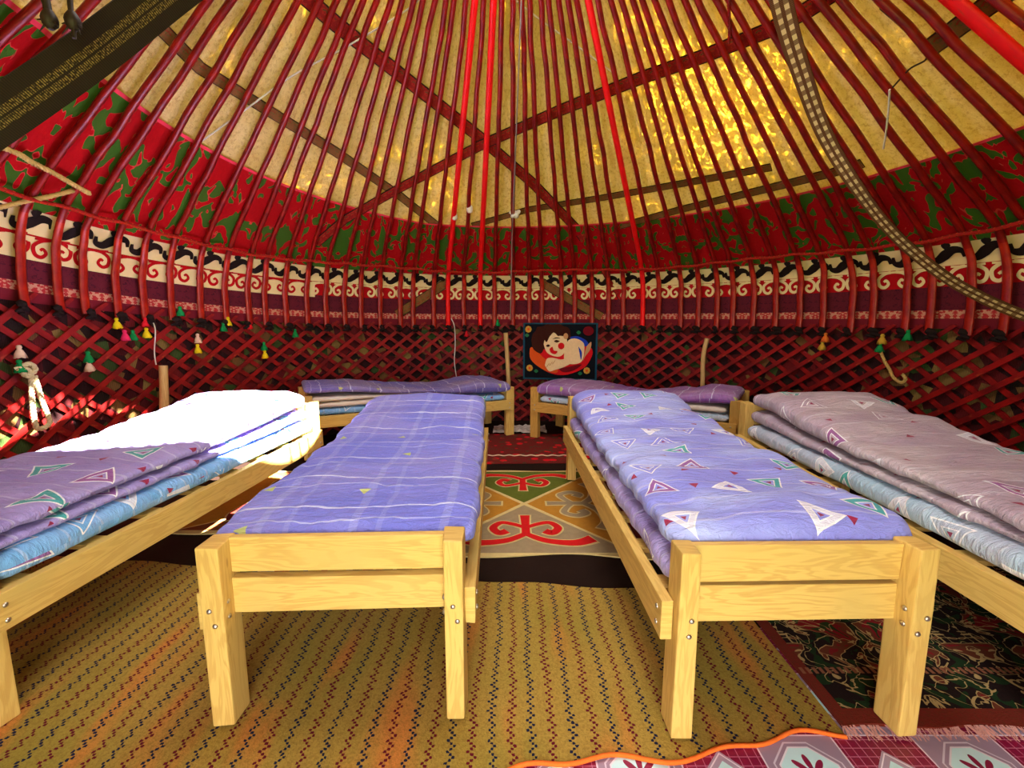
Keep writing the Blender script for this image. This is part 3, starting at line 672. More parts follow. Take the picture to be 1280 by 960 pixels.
def horn_tree(cx, cy, ang, sc, mat, stem=0.30, wide=0.46):
    """kochkor-muiuz: stem with a pair of inner curls and two spreading arms"""
    for grow, m, z in ((0.026, FR['edge'], 0.0128), (0.0, mat, 0.0148)):
        mb = MB(); g2 = grow
        ribbon_flat(mb, [(0, stem + g2 * .6), (0, stem * .5), (0, -0.02)], (0.075 + g2, 0.06 + g2, 0.06 + g2), z)
        for s in (-1, 1):
            ribbon_flat(mb, [(0, stem * .30), (s * .09, stem * .50), (s * .18, stem * .58), (s * .235, stem * .30), (s * .19, stem * .04), (s * .135, stem * .14)], (0.04 + g2, 0.055 + g2, 0.075 + g2), z)
            ribbon_flat(mb, [(0, 0.0), (s * .14, -.10), (s * wide * .72, -.13), (s * (wide + g2 * .5), -.07)], (0.05 + g2, 0.07 + g2, 0.10 + g2), z)
        me = mb.mesh('horn_motif'); o = link('horn_motif' if grow == 0 else 'motif_outline', me, m, sh); o.location = (cx, cy, 0); o.rotation_euler = (0, 0, ang); o.scale = (sc, sc, 1)
for cx, yc, hw, hh, cols in ((0.0, 0.0, 0.615, 0.69, ('green', 'gold', 'grey', 'gold')), (-1.42, 0.135, 0.76, 0.55, ('brown', 'olive', 'brown', 'gold')), (1.26, 0.0, 0.615, 0.69, ('olive', 'brown', 'gold', 'deep'))):
    e = 0.012
    tri = {'top': [(cx, e * 2), (cx + hw - e * 2, hh - e), (cx - hw + e * 2, hh - e)], 'right': [(cx + e * 2, 0), (cx + hw - e, -hh + e * 2), (cx + hw - e, hh - e * 2)],
           'bottom': [(cx, -e * 2), (cx - hw + e * 2, -hh + e), (cx + hw - e * 2, -hh + e)], 'left': [(cx - e * 2, 0), (cx - hw + e, hh - e * 2), (cx - hw + e, -hh + e * 2)]}
    for (nm, poly), cn in zip(tri.items(), cols):
        poly = [p for p in poly if True]
        flat_piece('felt_triangle', [(min(1.4, p[0]), p[1] + yc) for p in poly], 0.011, FR[cn])
    m1 = FR['red']; m2 = FR['grey'] if cx >= 0 else FR['deep']
    horn_tree(cx, yc + hh - 0.21, PI, 0.80, m1); horn_tree(cx, yc - hh + 0.23, 0, 0.86, m1)
    if cx < 1: horn_tree(cx + 0.42, yc, PI / 2, 0.86, m2)
    horn_tree(cx - 0.42, yc, -PI / 2, 0.86, m2)

# ------------------------------------------------------------------ beds
bolt_me = None
def bolt_mesh():
    mb = MB(); n = 10; rows = []
    for r, h in ((0.0085, 0), (0.0085, 0.002), (0.006, 0.005), (0.0012, 0.0062)): rows.append([Vector((r * math.cos(2 * PI * k / n), r * math.sin(2 * PI * k / n), h)) for k in range(n)])
    mb.grid(rows, lambda i, j: (0, 0), close=True); mb.face(rows[-1]); me = mb.mesh('bolt', True); me.materials.append(M['steel']); return me
bolt_me = bolt_mesh()
def make_bed(label, loc, rz, W, L, hf, hr, rail=(0.316, 0.441), mat='wood', seed=0, group='wooden beds'):
    bed = empty('wooden_bed', loc, rz); sp(bed, label, 'bed', group); wd = M[mat]; rz0, rz1 = rail; pw, pd = 0.064, 0.095
    zb = (rz0 + rz1) / 2; sd = seed * 17
    for ix in (0, 1):
        for iy in (0, 1):
            sd += 1; h = (hf, hr)[iy] + random.Random(sd).uniform(-.008, .008)
            x0 = 0 if ix == 0 else W - pw; y0 = 0 if iy == 0 else L - pd
            p = link('post', box_mesh('post', x0, x0 + pw, y0, y0 + pd, 0, h, 0.006, sd, 0.004), wd, bed)
            for dz in (-0.028, 0.022):
                b = link('bolt', bolt_me, None, p); b.location = (x0 + pw * .5 + random.Random(sd + dz).uniform(-.012, .012), 0 if iy == 0 else L, zb + dz); b.rotation_euler = (PI / 2 if iy == 0 else -PI / 2, 0, 0)
                b = link('bolt', bolt_me, None, p); xs = x0 + pw if ix == 0 else x0; b.location = (xs, y0 + pd * .3, zb + dz + .015); b.rotation_euler = (0, PI / 2 if ix == 0 else -PI / 2, 0)
    for ix in (0, 1):
        sd += 1; x0 = -0.036 if ix == 0 else W
        r = link('side_rail', box_mesh('side_rail', x0, x0 + 0.036, 0.035, L - 0.03, rz0, rz1, 0.004, sd, 0.002), wd, bed)
        for yy in (0.075, L - 0.075):
            for dz in (-0.03, 0.022):
                b = link('bolt', bolt_me, None, r); b.location = (x0 if ix == 0 else x0 + 0.036, yy, zb + dz); b.rotation_euler = (0, -PI / 2 if ix == 0 else PI / 2, 0)
    for iy, h in ((0, hf), (1, hr)):
        y0 = 0.058 if iy == 0 else L - 0.09; sd += 2; top = h - 0.004
        gap = 0.017
        mid = (top + rz0 + 0.042) / 2
        link('end_board', box_mesh('end_board', pw, W - pw, y0, y0 + 0.03, mid + gap / 2, top, 0.004, sd, 0.003), wd, bed)
        link('end_board', box_mesh('end_board', pw, W - pw, y0, y0 + 0.03, rz0 + 0.042, mid - gap / 2, 0.004, sd + 1, 0.003), wd, bed)
    n = int(L / 0.26); sm = box_mesh('slat', 0.002, W - 0.002, -0.04, 0.04, rz1 - 0.03, rz1 - 0.01, 0.003, sd); sm.materials.append(wd)
    for k in range(n):
        o = link('slat', sm, None, bed); o.location = (0, 0.16 + (L - 0.32) * k / (n - 1), 0)
    return bed
ZB = 0.0162
BEDS = {
 'L2': dict(label='pine bed under the lilac plaid blanket, its plank footboard above the zigzag mat', loc=(-0.95, 1.265, ZB), rz=R_(1.9), W=0.80, L=2.22, hf=0.612, hr=0.68, seed=1),
 'R2': dict(label='pine bed under the lilac triangle-print duvet, one post on the dark carpet', loc=(0.49, 1.22, ZB), rz=R_(1.0), W=0.77, L=2.36, hf=0.612, hr=0.68, seed=2),
 'L1': dict(label='pine bed along the sunlit side with blue mattress above its rail', loc=(-2.416, 1.27, ZB), rz=R_(-3.2), W=0.79, L=2.22, hf=0.60, hr=0.66, seed=3),
 'R1': dict(label='pine bed along the shaded side under the mauve folded duvet', loc=(1.625, 1.12, ZB), rz=R_(-1.9), W=0.80, L=2.18, hf=0.60, hr=0.68, seed=4),
 'B1': dict(label='pine bed set crosswise at the back wall under the folded plaid quilt', loc=(-2.21, 4.605, ZB), rz=R_(-63.3), W=0.68, L=2.16, hf=0.60, hr=0.55, rail=(0.30, 0.405), seed=5),
 'B2': dict(label='pine bed set crosswise at the back wall under the purple quilt', loc=(0.565, 5.43, ZB), rz=R_(-122.4), W=0.68, L=2.07, hf=0.55, hr=0.60, rail=(0.30, 0.405), mat='wood2', seed=6),
}
for k, b in BEDS.items(): make_bed(**b)

# ------------------------------------------------------------------ bedding
def slab_rows(x0, x1, y0, y1, zb, zt, er=0.05, ny=90, nc=64, pw=3.2, amp=0.010, seed=0, wav=0.012, skew=None):
    """soft cushion: super-ellipse section swept along y; zb, zt functions of t in 0..1 (and s across for zt)"""
    rows = []; L = y1 - y0; stations = []
    for e in (0.0, 0.04, 0.16, 0.36, 0.66): stations.append((e * er, math.sqrt(max(0, 1 - (1 - e) ** 2)) if e < 1 else 1))
    ys = [(s, k) for s, k in stations] + [(er + (L - 2 * er) * i / ny, 1.0) for i in range(ny + 1)] + [(L - s, k) for s, k in reversed(stations)]
    for yy, k in ys:
        t = yy / L; b, h = zb(t), zt(t); zc = (b + h) / 2; hz = max(0.004, (h - b) / 2) * max(k, 0.06); hx = (x1 - x0) / 2 - er * (1 - k) * .5
        sh_ = skew(t) if skew else 0
        xc = (x0 + x1) / 2 + sh_ + wav * noise.noise(Vector((t * 5, seed * 3.1, 0)))
        ring = []
        for j in range(nc):
            a = 2 * PI * j / nc; c, s = math.cos(a), math.sin(a)
            px = math.copysign(abs(c) ** (2 / pw / 1.6), c) * hx; pz = math.copysign(abs(s) ** (2 / pw), s) * hz
            P = Vector((xc + px, y0 + yy, zc + pz))
            nx_ = noise.noise(Vector((P.x * 3.0, P.y * 5.5, seed))) + 0.6 * noise.noise(Vector((P.x * 9, P.y * 13, seed + 9)))
            nn = Vector((c * .5, 0, s)); nn.normalize()
            if s < -0.3: nx_ *= 0.1
            rg = abs(noise.noise(Vector((P.x * 2.2 + P.y * 1.1, P.y * 4.2 - P.x, seed + 4))))
            rg2 = abs(noise.noise(Vector((P.x * 5.5 - P.y * 3, P.y * 8.5 + P.x * 2, seed + 14))))
            P += nn * (amp * nx_ * k + amp * (1.5 * (0.25 - rg) + 1.0 * (0.2 - rg2)) * k * (1 if s > -.3 else 0))
            ring.append(P)
        rows.append(ring)
    return rows, ys
def add_slab(mb, mi=0, **k):
    rows, ys = slab_rows(**k); nc = len(rows[0]); x0, x1 = k['x0'], k['x1']
    per = [0]
    mid = rows[len(rows) // 2]
    for j in range(nc): per.append(per[-1] + (mid[(j + 1) % nc] - mid[j]).length)
    mb.grid(rows, lambda i, j: (per[j], ys[i][0]), mi, close=True)
    mb.face(list(reversed(rows[0])), [(0, 0)] * nc, mi); mb.face(rows[-1], [(0, 0)] * nc, mi)
def bedding(name, bed, mats, slabs, label, cat, group=None):
    b = BEDS[bed]; mb = MB()
    for s in slabs: add_slab(mb, **s)
    o = link(name, mb.mesh(name, True), mats, None, b['loc'], b['rz']); sp(o, label, cat, group); return o
def lerp(*pts):
    def f(t):
        for (a, x), (b, y) in zip(pts, pts[1:]):
            if t <= b:
                u = (t - a) / (b - a); u = u * u * (3 - 2 * u); return x + (y - x) * u
        return pts[-1][1]
    return f
k_ = lambda v: (lambda t: v)
# bed with plaid blanket
bedding('mattress', 'L2', M['floral'], [dict(x0=0.02, x1=0.78, y0=0.10, y1=2.10, zb=k_(0.432), zt=k_(0.535), er=0.04, amp=0.004, seed=2)], 'floral mattress edge showing between the footboard planks under the plaid blanket', 'mattress')
bedding('blanket', 'L2', M['plaid'], [dict(x0=-0.025, x1=0.825, y0=0.10, y1=2.12, zb=k_(0.53), zt=lerp((0, 0.625), (.1, 0.64), (.55, 0.645), (.8, 0.70), (.93, 0.745), (1, 0.73)), er=0.06, amp=0.013, seed=5, pw=3.4)], 'lilac plaid blanket with white lines spread over the bed', 'blanket')
# bed with triangle duvet
bedding('mattress', 'R2', M['tri_lilac'], [dict(x0=0.0, x1=0.765, y0=0.11, y1=2.24, zb=k_(0.432), zt=k_(0.55), er=0.05, amp=0.012, seed=12)], 'violet printed mattress sagging over the rail below the lilac duvet', 'mattress')
bedding('duvet', 'R2', M['tri'], [dict(x0=0.005, x1=0.80, y0=0.10, y1=2.26, zb=k_(0.548), zt=lerp((0, 0.65), (.08, 0.665), (.5, 0.66), (.78, 0.71), (.92, 0.76), (1, 0.74)), er=0.06, amp=0.017, seed=21, pw=2.8)], 'lilac blue duvet printed with nested white and teal triangles', 'duvet')
# bed on the sunny side
bedding('mattress', 'L1', M['tri_blue'], [dict(x0=0.02, x1=0.785, y0=0.10, y1=2.12, zb=k_(0.43), zt=k_(0.545), er=0.05, amp=0.008, seed=31)], 'sky blue mattress with triangle print on the sunlit bed', 'mattress')
bedding('duvet', 'L1', M['tri_lilac'], [dict(x0=0.03, x1=0.765, y0=0.10, y1=2.11, zb=k_(0.54), zt=lerp((0, 0.585), (.6, 0.59), (1, 0.62)), er=0.04, amp=0.010, seed=33),
     dict(x0=0.0, x1=0.755, y0=0.10, y1=2.12, zb=lerp((0, 0.585), (.6, 0.59), (1, 0.62)), zt=lerp((0, 0.645), (.5, 0.665), (.72, 0.72), (.9, 0.775), (1, 0.76)), er=0.06, amp=0.015, seed=35, pw=2.8)], 'violet folded duvet with a hump at the head on the sunlit bed', 'duvet')
# bed on the shaded side
bedding('mattress', 'R1', M['tri_pale'], [dict(x0=0.005, x1=0.78, y0=0.10, y1=2.08, zb=k_(0.43), zt=k_(0.55), er=0.05, amp=0.010, seed=41)], 'pale blue mattress with teal triangles on the shaded bed', 'mattress')
bedding('duvet', 'R1', M['tri_grey'], [dict(x0=0.03, x1=0.77, y0=0.10, y1=2.08, zb=k_(0.545), zt=lerp((0, 0.59), (.6, 0.60), (1, 0.655)), er=0.05, amp=0.011, seed=43),
     dict(x0=0.03, x1=0.78, y0=0.09, y1=2.07, zb=lerp((0, 0.59), (.6, 0.60), (1, 0.655)), zt=lerp((0, 0.655), (.45, 0.675), (.7, 0.75), (.88, 0.80), (1, 0.78)), er=0.06, amp=0.016, seed=45, pw=2.8)], 'mauve grey folded duvet with a raised head on the shaded bed', 'duvet')
# crosswise beds
bedding('mattress', 'B1', M['tri_blue'], [dict(x0=0.02, x1=0.675, y0=0.11, y1=2.05, zb=k_(0.395), zt=k_(0.47), er=0.04, amp=0.005, seed=51)], 'light blue mattress under the folded plaid quilt at the back wall', 'mattress')
bedding('folded_quilt', 'B1', [M['beige'], M['plaid_grey']], [dict(mi=0, x0=0.03, x1=0.67, y0=0.10, y1=1.35, zb=k_(0.468), zt=lerp((0, 0.53), (.8, 0.52), (1, 0.50)), er=0.04, amp=0.010, seed=53), dict(mi=0, x0=0.03, x1=0.675, y0=0.09, y1=1.3, zb=k_(0.525), zt=lerp((0, 0.585), (.8, 0.56), (1, 0.55)), er=0.04, amp=0.010, seed=54),
     dict(mi=1, x0=0.0, x1=0.685, y0=0.03, y1=2.12, zb=lerp((0, 0.608), (.1,.608), (.5, 0.545), (.8, 0.49), (1, 0.48)), zt=lerp((0, 0.685), (.15, 0.675), (.45, 0.60), (.65, 0.575), (.85, 0.63), (1, 0.60)), er=0.05, amp=0.012, seed=55)], 'lilac plaid quilt with beige lining folded over the crosswise bed', 'quilt')
bedding('mattress', 'B2', M['tri_pale'], [dict(x0=0.02, x1=0.675, y0=0.11, y1=1.97, zb=k_(0.395), zt=k_(0.475), er=0.04, amp=0.006, seed=61)], 'pale mattress with triangle print under the purple quilt', 'mattress')
bedding('folded_quilt', 'B2', [M['beige'], M['purple']], [dict(mi=0, x0=0.05, x1=0.67, y0=1.2, y1=1.95, zb=k_(0.472), zt=k_(0.535), er=0.04, amp=0.008, seed=63),
     dict(mi=1, x0=0.0, x1=0.685, y0=0.06, y1=2.03, zb=lerp((0, 0.475), (.55, 0.48), (.75, 0.53), (1, 0.555)), zt=lerp((0, 0.60), (.2, 0.61), (.5, 0.555), (.75, 0.61), (.9, 0.66), (1, 0.64)), er=0.05, amp=0.012, seed=65)], 'purple plaid quilt folded back over a pale pad at the back wall', 'quilt')

# ------------------------------------------------------------------ woven bands over the roof
def roof_band(px, w, mat, label, d=0.052, ends=None):
    pts = [shell_hit(x, y, d) for x, y in px]; line = []
    for a, b in zip(px, px[1:]):
        n = 10
        for k in range(n): line.append(shell_hit(a[0] + (b[0] - a[0]) * k / n, a[1] + (b[1] - a[1]) * k / n, d))
    line.append(shell_hit(*px[-1], d)); sides = []
    for i, p in enumerate(line):
        t = (line[min(len(line) - 1, i + 1)] - line[max(0, i - 1)]).normalized()
        ph = phi_of(p.x, p.y); nrm = Vector((math.sin(ph) * .62, math.cos(ph) * .62, .78)) if p.z - zoff(ph) > 1.9 else Vector((math.sin(ph), math.cos(ph), .1))
        sides.append(t.cross(nrm))
    o = link('woven_band', strap_mesh('woven_band', line, w, 0.006, sides), mat); return sp(o, label, 'band', 'woven bands under the roof felt')
roof_band([(372, -12), (420, 30), (500, 93), (600, 172), (665, 228), (720, 285), (752, 330), (778, 372)], 0.105, M['strapA'], 'wide red woven band slanting down over the roof to the tapestry')
roof_band([(395, 305), (430, 275), (500, 235), (600, 182), (700, 138), (800, 98), (880, 70), (965, 36), (1010, 12), (1040, -8)], 0.095, M['strapA'], 'long red woven band rising across the roof to the glowing felt', 0.043)
roof_band([(196, 30), (250, 85), (330, 135), (420, 190), (500, 245), (548, 283)], 0.085, M['strapB'], 'narrow brown woven band slanting down over the pale felt', 0.060)
roof_band([(590, 282), (660, 262), (760, 246), (860, 228), (964, 209)], 0.070, M['strapB'], 'short brown band tied off at a pole below the glowing felt', 0.061)
roof_band([(770, 284), (850, 262), (950, 238), (1040, 216), (1078, 204)], 0.075, M['strapB'], 'brown woven band lying along the top of the red valance')
roof_band([(1160, 62), (1200, 32), (1250, -4), (1275, -22)], 0.10, M['strapB'], 'dark woven band crossing behind the thick bright red pole')
roof_band([(560, 352), (530, 372), (496, 393)], 0.11, M['strapB'], 'brown band slanting behind the poles above the plaid quilt', 0.035)
roof_band([(676, 352), (712, 374), (752, 396)], 0.11, M['strapB'], 'brown band slanting behind the poles above the tapestry', 0.035)

# braided cord that ties the poles together at the knee
line = []
prk = offset_prof(-0.028)
for i in range(421):
    ph = R_(-118) + R_(236) * i / 420; k = math.cos(ph / (2 * PI / NP) * PI); zz_ = 1.865 + 0.012 * math.sin(ph * 9)
    line.append(cyl(prof_r(prk, zz_) , ph, zz_ + zoff(ph) + 0.006 * k))
mb = MB(); add_tube(mb, line, 0.014, 6); sp(link('braided_cord', mb.mesh('braided_cord', True), M['cord_orange']), 'orange and red braid lacing the roof poles together at their bend', 'cord')

# ------------------------------------------------------------------ hanging straps
def px_line(P):   # (x, y, distance along the view axis)
    out = []
    for x, y, d in P:
        r = cam_ray(x, y); ax = Vector((0, math.cos(PITCH), -math.sin(PITCH))); out.append(Vector((0, 0, CAM_H)) + r * (d / r.dot(ax)))
    return out
pl = smooth_line(px_line([(320, -90, 1.22), (215, -12, 1.15), (120, 62, 1.09), (20, 132, 1.04), (-90, 205, 1.0)]), 10)
sp(link('woven_strap', strap_mesh('woven_strap', pl, 0.092, 0.010, [(pl[-1] - pl[0]).cross(Vector((-.75, .55, .45))).normalized()] * len(pl)), M['blackstrap']), 'broad dark woven strap hanging down from the crown over the pale felt', 'strap')
pl = smooth_line(px_line([(955, -120, 2.0), (976, 0, 2.2), (1000, 85, 2.32), (1032, 170, 2.42), (1075, 240, 2.45), (1120, 295, 2.5), (1180, 345, 2.52), (1240, 378, 2.5), (1300, 402, 2.45)]), 10)
nP = len(pl); sides = []
for i in range(nP):
    t = (pl[min(nP - 1, i + 1)] - pl[max(0, i - 1)]).normalized(); sides.append(t.cross(Vector((0, 1.3, 1.2)) - pl[i]).normalized())
wid = [0.098 - 0.042 * max(0, min(1, (i / (nP - 1) - .15) / .4)) for i in range(nP)]
sp(link('woven_strap', strap_mesh('woven_strap', pl, wid, 0.008, sides), M['checkstrap']), 'brown and cream checked strap sagging from the crown to the shaded wall', 'strap')
# dangling dark thongs
for (P, lab) in (([(50, -30, .95), (58, 5, .95), (62, 24, .95)], 'thick dark leather thong with a frayed knot'), ([(86, -30, .97), (88, 10, .97), (91, 26, .97), (93, 48, .97)], 'thin dark thong with a pointed tail')):
    L_ = smooth_line(px_line(P), 6); mb = MB(); r0 = 0.0095 if 'thick' in lab else 0.006
    add_tube(mb, L_, [r0 * (1 - .4 * i / len(L_)) for i in range(len(L_))], 7)
    kn = L_[-1] if 'thick' in lab else L_[len(L_) * 2 // 3]
    add_tube(mb, [kn + Vector((0, 0, .018)), kn + Vector((0, 0, .008)), kn, kn - Vector((0, 0, .012)), kn - Vector((0, 0, .02))], [.007, .013, .015, .013, .005], 8)
    for a in range(7):
        q = kn + Vector((random.uniform(-.03, .03), random.uniform(-.01, .01), random.uniform(-.03, -.004))); add_tube(mb, [kn, q], [.004, .001], 4)
    sp(link('leather_thong', mb.mesh('leather_thong', True), M['leather']), lab, 'thong')
# ropes and cords
def rope_thing(name, pts, rad, mat, label, cat='rope', pitch=0.05):
    return sp(link(name, rope_mesh(name, smooth_line(pts, 14), rad, 3, pitch), mat), label, cat)
H = lambda x, y, d=-0.03: shell_hit(x, y, d)
rope_thing('twisted_rope', [H(-20, 176), H(22, 192), H(40, 203), H(66, 216), H(92, 231), H(112, 242)], 0.016, M['rope_gold'], 'gold twisted rope tied across the lowest roof poles')
rope_thing('twisted_rope', [H(92, 238), H(60, 246), H(30, 252), H(-10, 262)], 0.015, M['rope_gold'], 'loose gold rope end lying over the cream ornament band')
def wall_pt(x, y, r=3.25):
    d = cam_ray(x, y); t = 0.4
    while t < 9:
        p = Vector((0, 0, CAM_H)) + d * t
        if math.hypot(p.x, p.y - CY) >= r and p.y > 0.3: return p
        t += 0.004
    return p
W_ = wall_pt
rope_thing('hanging_rope', [W_(20, 462), W_(36, 455), W_(44, 462), W_(34, 470), W_(26, 462), W_(38, 466), W_(40, 500), W_(44, 530), W_(50, 536), W_(62, 528), W_(54, 505), W_(43, 470)], 0.016, M['rope'], 'knotted cream rope loop hanging on the lattice', 'rope', 0.07)
rope_thing('red_string', [H(910, -15), H(911, 10), H(912, 34), H(911, 54)], 0.010, M['pole'], 'short red twisted cord dangling over the glowing felt', 'cord')
def thin(name, pts, rad, mat, label, cat='cord', n=8):
    mb = MB(); add_tube(mb, smooth_line(pts, n), rad, 5); return sp(link(name, mb.mesh(name, True), mat), label, cat)
thin('white_string', [H(240, 185, .03), H(300, 142, .03), H(365, 95, .03), H(430, 60, .03), H(500, 18, .03), H(530, -5, .03)], 0.006, M['white_cord'], 'thin white cord running slantwise up under the pale felt')
thin('white_string', [H(636, -6, .03), H(680, 28, .03), H(725, 60, .03), H(765, 90, .03)], 0.006, M['white_cord'], 'thin white cord slanting down beside the crossing bands')
thin('white_string', [H(1112, 112), H(1111, 130), H(1108, 160), H(1104, 186)], 0.006, M['white_cord'], 'knotted white string dangling from a pole over the felt', 'string')
thin('dark_string', [H(1108, 118, .0), H(1135, 88, .0), H(1158, 66, .0), H(1100, 10, .0)], 0.005, M['blackstrap'], 'dark string tied between two poles beside the dangling white string', 'string')
P0 = H(652, -10, -.06); P1 = H(640, 300, -.05)
thin('hanging_wire', [P0, P0.lerp(P1, .5), P1, W_(638, 400, 3.2)], 0.006, M['wire'], 'bundle of grey wire hanging down between the poles', 'wire')
thin('white_string', [W_(564, 398), W_(568, 408), W_(569, 430), W_(568, 452), W_(571, 474)], 0.006, M['white_cord'], 'white cord hanging down the lattice from a bright red pole')
thin('white_string', [W_(188, 396), W_(194, 412), W_(193, 440), W_(195, 456)], 0.005, M['white_cord'], 'white cord hanging down the lattice above the tall wooden stake')
for (x, y, lab) in ((568, 270, 'white rag tied round a bright red pole at the valance'), (587, 261, 'white rag tied round a dark pole beside the bright one'), (645, 268, 'bulky white rag knotted by the hanging wire')):
    c = H(x, y, 0.0); mb = MB(); ax = Vector((0, -.62, .78)).normalized()
    add_tube(mb, [c - ax * .035, c - ax * .02, c + ax * .015, c + ax * .03], [.026, .033, .031, .025], 9)
    if 'bulky' in lab:
        for q in ((-.05, -.03, -.03), (-.07, -.02, .02), (.04, -.03, .03)): add_tube(mb, [c, c + Vector(q) * .6, c + Vector(q)], [.02, .024, .012], 6)
    sp(link('rag_tie', mb.mesh('rag_tie', True), M['white_cord']), lab, 'rag')

# stakes of bare wood by the wall
def stake(px, ybot, r, lab, rad=0.026, dark=False):
    pts = [W_(x, y, r) for x, y in px]; b = pts[-1].copy(); b.z = 0.0; pts = pts + [b]
    mb = MB(); L_ = smooth_line(pts, 4); add_tube(mb, L_, [rad * (1 + .12 * noise.noise(p * 9)) for p in L_], 9)
    sp(link('wooden_stake', mb.mesh('wooden_stake', True), M['stick']), lab, 'stake', 'bare wooden stakes by the lattice')
stake([(632, 416), (634, 445), (636, 490)], 0, 3.2, 'straight pale stake standing beside the tapestry', 0.027)
stake([(884, 423), (879, 447), (878, 486)], 0, 3.2, 'crooked pale stake standing behind the purple quilt', 0.024)
stake([(204, 457), (205, 490), (206, 530)], 0, 3.2, 'thick square stake standing behind the sunlit bed', 0.032)

# tassels on the lattice
TC = {n: mat_plain('wool_' + n, lin(c), 0.95, 0.1, 0.2, 60) for n, c in dict(yellow=(232, 206, 30), green=(24, 130, 66), red=(206, 30, 40), pink=(226, 46, 96), cream=(222, 190, 160), orange=(214, 110, 40), gold=(190, 150, 50)).items()}
def tassel_mesh(seed):
    rr = random.Random(seed); mb = MB(); n = 14; rows = []
    for (r, z, j) in ((0.004, 0.030, 0), (0.012, 0.026, 0), (0.016, 0.014, 0), (0.011, 0.004, 0), (0.017, -0.006, .1), (0.026, -0.028, .25), (0.030, -0.050, .4), (0.022, -0.052, .3), (0.004, -0.040, 0)):
        rows.append([Vector((r * (1 + j * (-1) ** k * .5) * math.cos(2 * PI * k / n), r * (1 + j * (-1) ** k * .5) * math.sin(2 * PI * k / n), z + (rr.uniform(-.008, .004) if j > .2 else 0))) for k in range(n)])
    mb.grid(rows, lambda i, j: (0, 0), close=True); return mb
TS = [(146, 402, 'yellow', 'yellow wool tassel beside the pink one on the lattice'), (156, 417, 'pink', 'pink wool tassel hanging under the yellow one'), (166, 417, 'green', 'green wool tassel next to the pink tassel'), (181, 401, 'red', 'red wool tassel hanging above a yellow tassel'),
      (183, 414, 'yellow', 'yellow wool tassel under the red tassel'), (225, 387, 'green', 'green wool tassel tucked at a pole foot on the lattice'), (247, 434, 'yellow', 'lone yellow tassel on a string over the lattice'), (247, 421, 'cream', 'cream tassel above the lone yellow one'),
      (24, 437, 'cream', 'cream tassel over the green one above the hanging rope'), (24, 455, 'green', 'green tassel tied above the knotted rope loop'), (110, 444, 'green', 'large green tassel above a cream one'), (111, 455, 'cream', 'cream tassel under the large green one'),
      (279, 407, 'green', 'green tassel beside a small yellow one'), (285, 400, 'yellow', 'small yellow tassel beside the green one'), (331, 441, 'yellow', 'yellow tassel under a green one above the quilt'), (330, 431, 'green', 'green tassel over a yellow one above the quilt'), (312, 405, 'red', 'dull red tassel on the lattice near the corner bed'), (369, 415, 'green', 'single green tassel close to the foot of a plain dark pole'),
      (583, 416, 'red', 'red tassel near the white cord on the lattice'), (622, 402, 'green', 'round green tassel near the pale stake'), (1032, 420, 'orange', 'orange tassel over a gold one on the shaded lattice'), (1028, 430, 'gold', 'gold tassel under the orange one'), (1103, 422, 'gold', 'gold tassel above a green one on the shaded lattice'), (1100, 432, 'green', 'green tassel under the gold one on the shaded lattice'), (1135, 417, 'green', 'lone dark green tassel on the shaded lattice')]
for i, (x, y, c, lab) in enumerate(TS):
    me = tassel_mesh(i).mesh('wool_tassel', True); p = W_(x, y, 3.255); o = link('wool_tassel', me, TC[c], None, p); s = 1.0 if c != 'red' else .9; o.scale = (s, s, s); sp(o, lab, 'tassel', 'wool tassels on the lattice')
rope_thing('gold_cord', [W_(1101, 440), W_(1106, 452), W_(1112, 462), W_(1117, 472), W_(1126, 478), W_(1132, 474), W_(1128, 468)], 0.012, M['rope_gold'], 'knotted gold cord hanging on the shaded lattice', 'cord')

# tapestry: generic figure on a dark ground
ph = R_(10.6); tp = empty('tapestry', (3.185 * math.sin(ph), CY + 3.185 * math.cos(ph), 0.915), -ph); sp(tp, 'small dark woven tapestry of a curly haired figure hanging on the lattice', 'tapestry')
TW, THh = 0.90, 0.69
TM = {n: mat_plain('weave_' + n, lin(c), 0.95, 0.1, 0.12, 50) for n, c in dict(dark=(16, 20, 26), teal=(30, 74, 92), hair=(58, 26, 18), skin=(236, 206, 156), shade=(200, 150, 100), red=(206, 24, 30), orange=(214, 84, 30), blue=(36, 60, 170), green=(40, 110, 70), gold=(196, 150, 60), white=(240, 230, 205), maroon=(110, 16, 26)).items()}
link('cloth', box_mesh('cloth', -TW / 2, TW / 2, -0.004, 0.004, -THh / 2, THh / 2, 0.002), TM['dark'], tp)
for (a, b, c, d) in ((-TW / 2 - .004, TW / 2 + .004, -THh / 2 - .004, -THh / 2 + .016), (-TW / 2 - .004, -TW / 2 + .018, -THh / 2, THh / 2), (TW / 2 - .018, TW / 2 + .004, -THh / 2, THh / 2), (-TW / 2, TW / 2, THh / 2 - .012, THh / 2 + .004)):
    link('border', box_mesh('border', a, b, -0.008, 0.0, c, d, 0.002), TM['teal'], tp)
lay = [0]
def tpoly(name, pts, mat, smooth=True):
    """outline in hundredths of the cloth: x 0..100 to the right, y 0..75 down"""
    P = [Vector((x / 100 * TW - TW / 2, 0, THh / 2 - y / 75 * THh)) for x, y in pts]
    if smooth: P = smooth_line(P + [P[0]], 4)[:-1]
    lay[0] += 1; y = -0.006 - 0.0007 * lay[0]; mb = MB(); mb.face([Vector((p.x, y, p.z)) for p in P]); me = mb.mesh(name)
    bm = bmesh.new(); bm.from_mesh(me); bmesh.ops.triangulate(bm, faces=bm.faces[:]); bm.normal_update(); bm.to_mesh(me); bm.free(); link(name, me, mat, tp)
def ell(cx, cy, rx, ry, n=18, a0=0, a1=2 * PI): return [(cx + rx * math.cos(a0 + (a1 - a0) * k / n), cy + ry * math.sin(a0 + (a1 - a0) * k / n)) for k in range(n)]
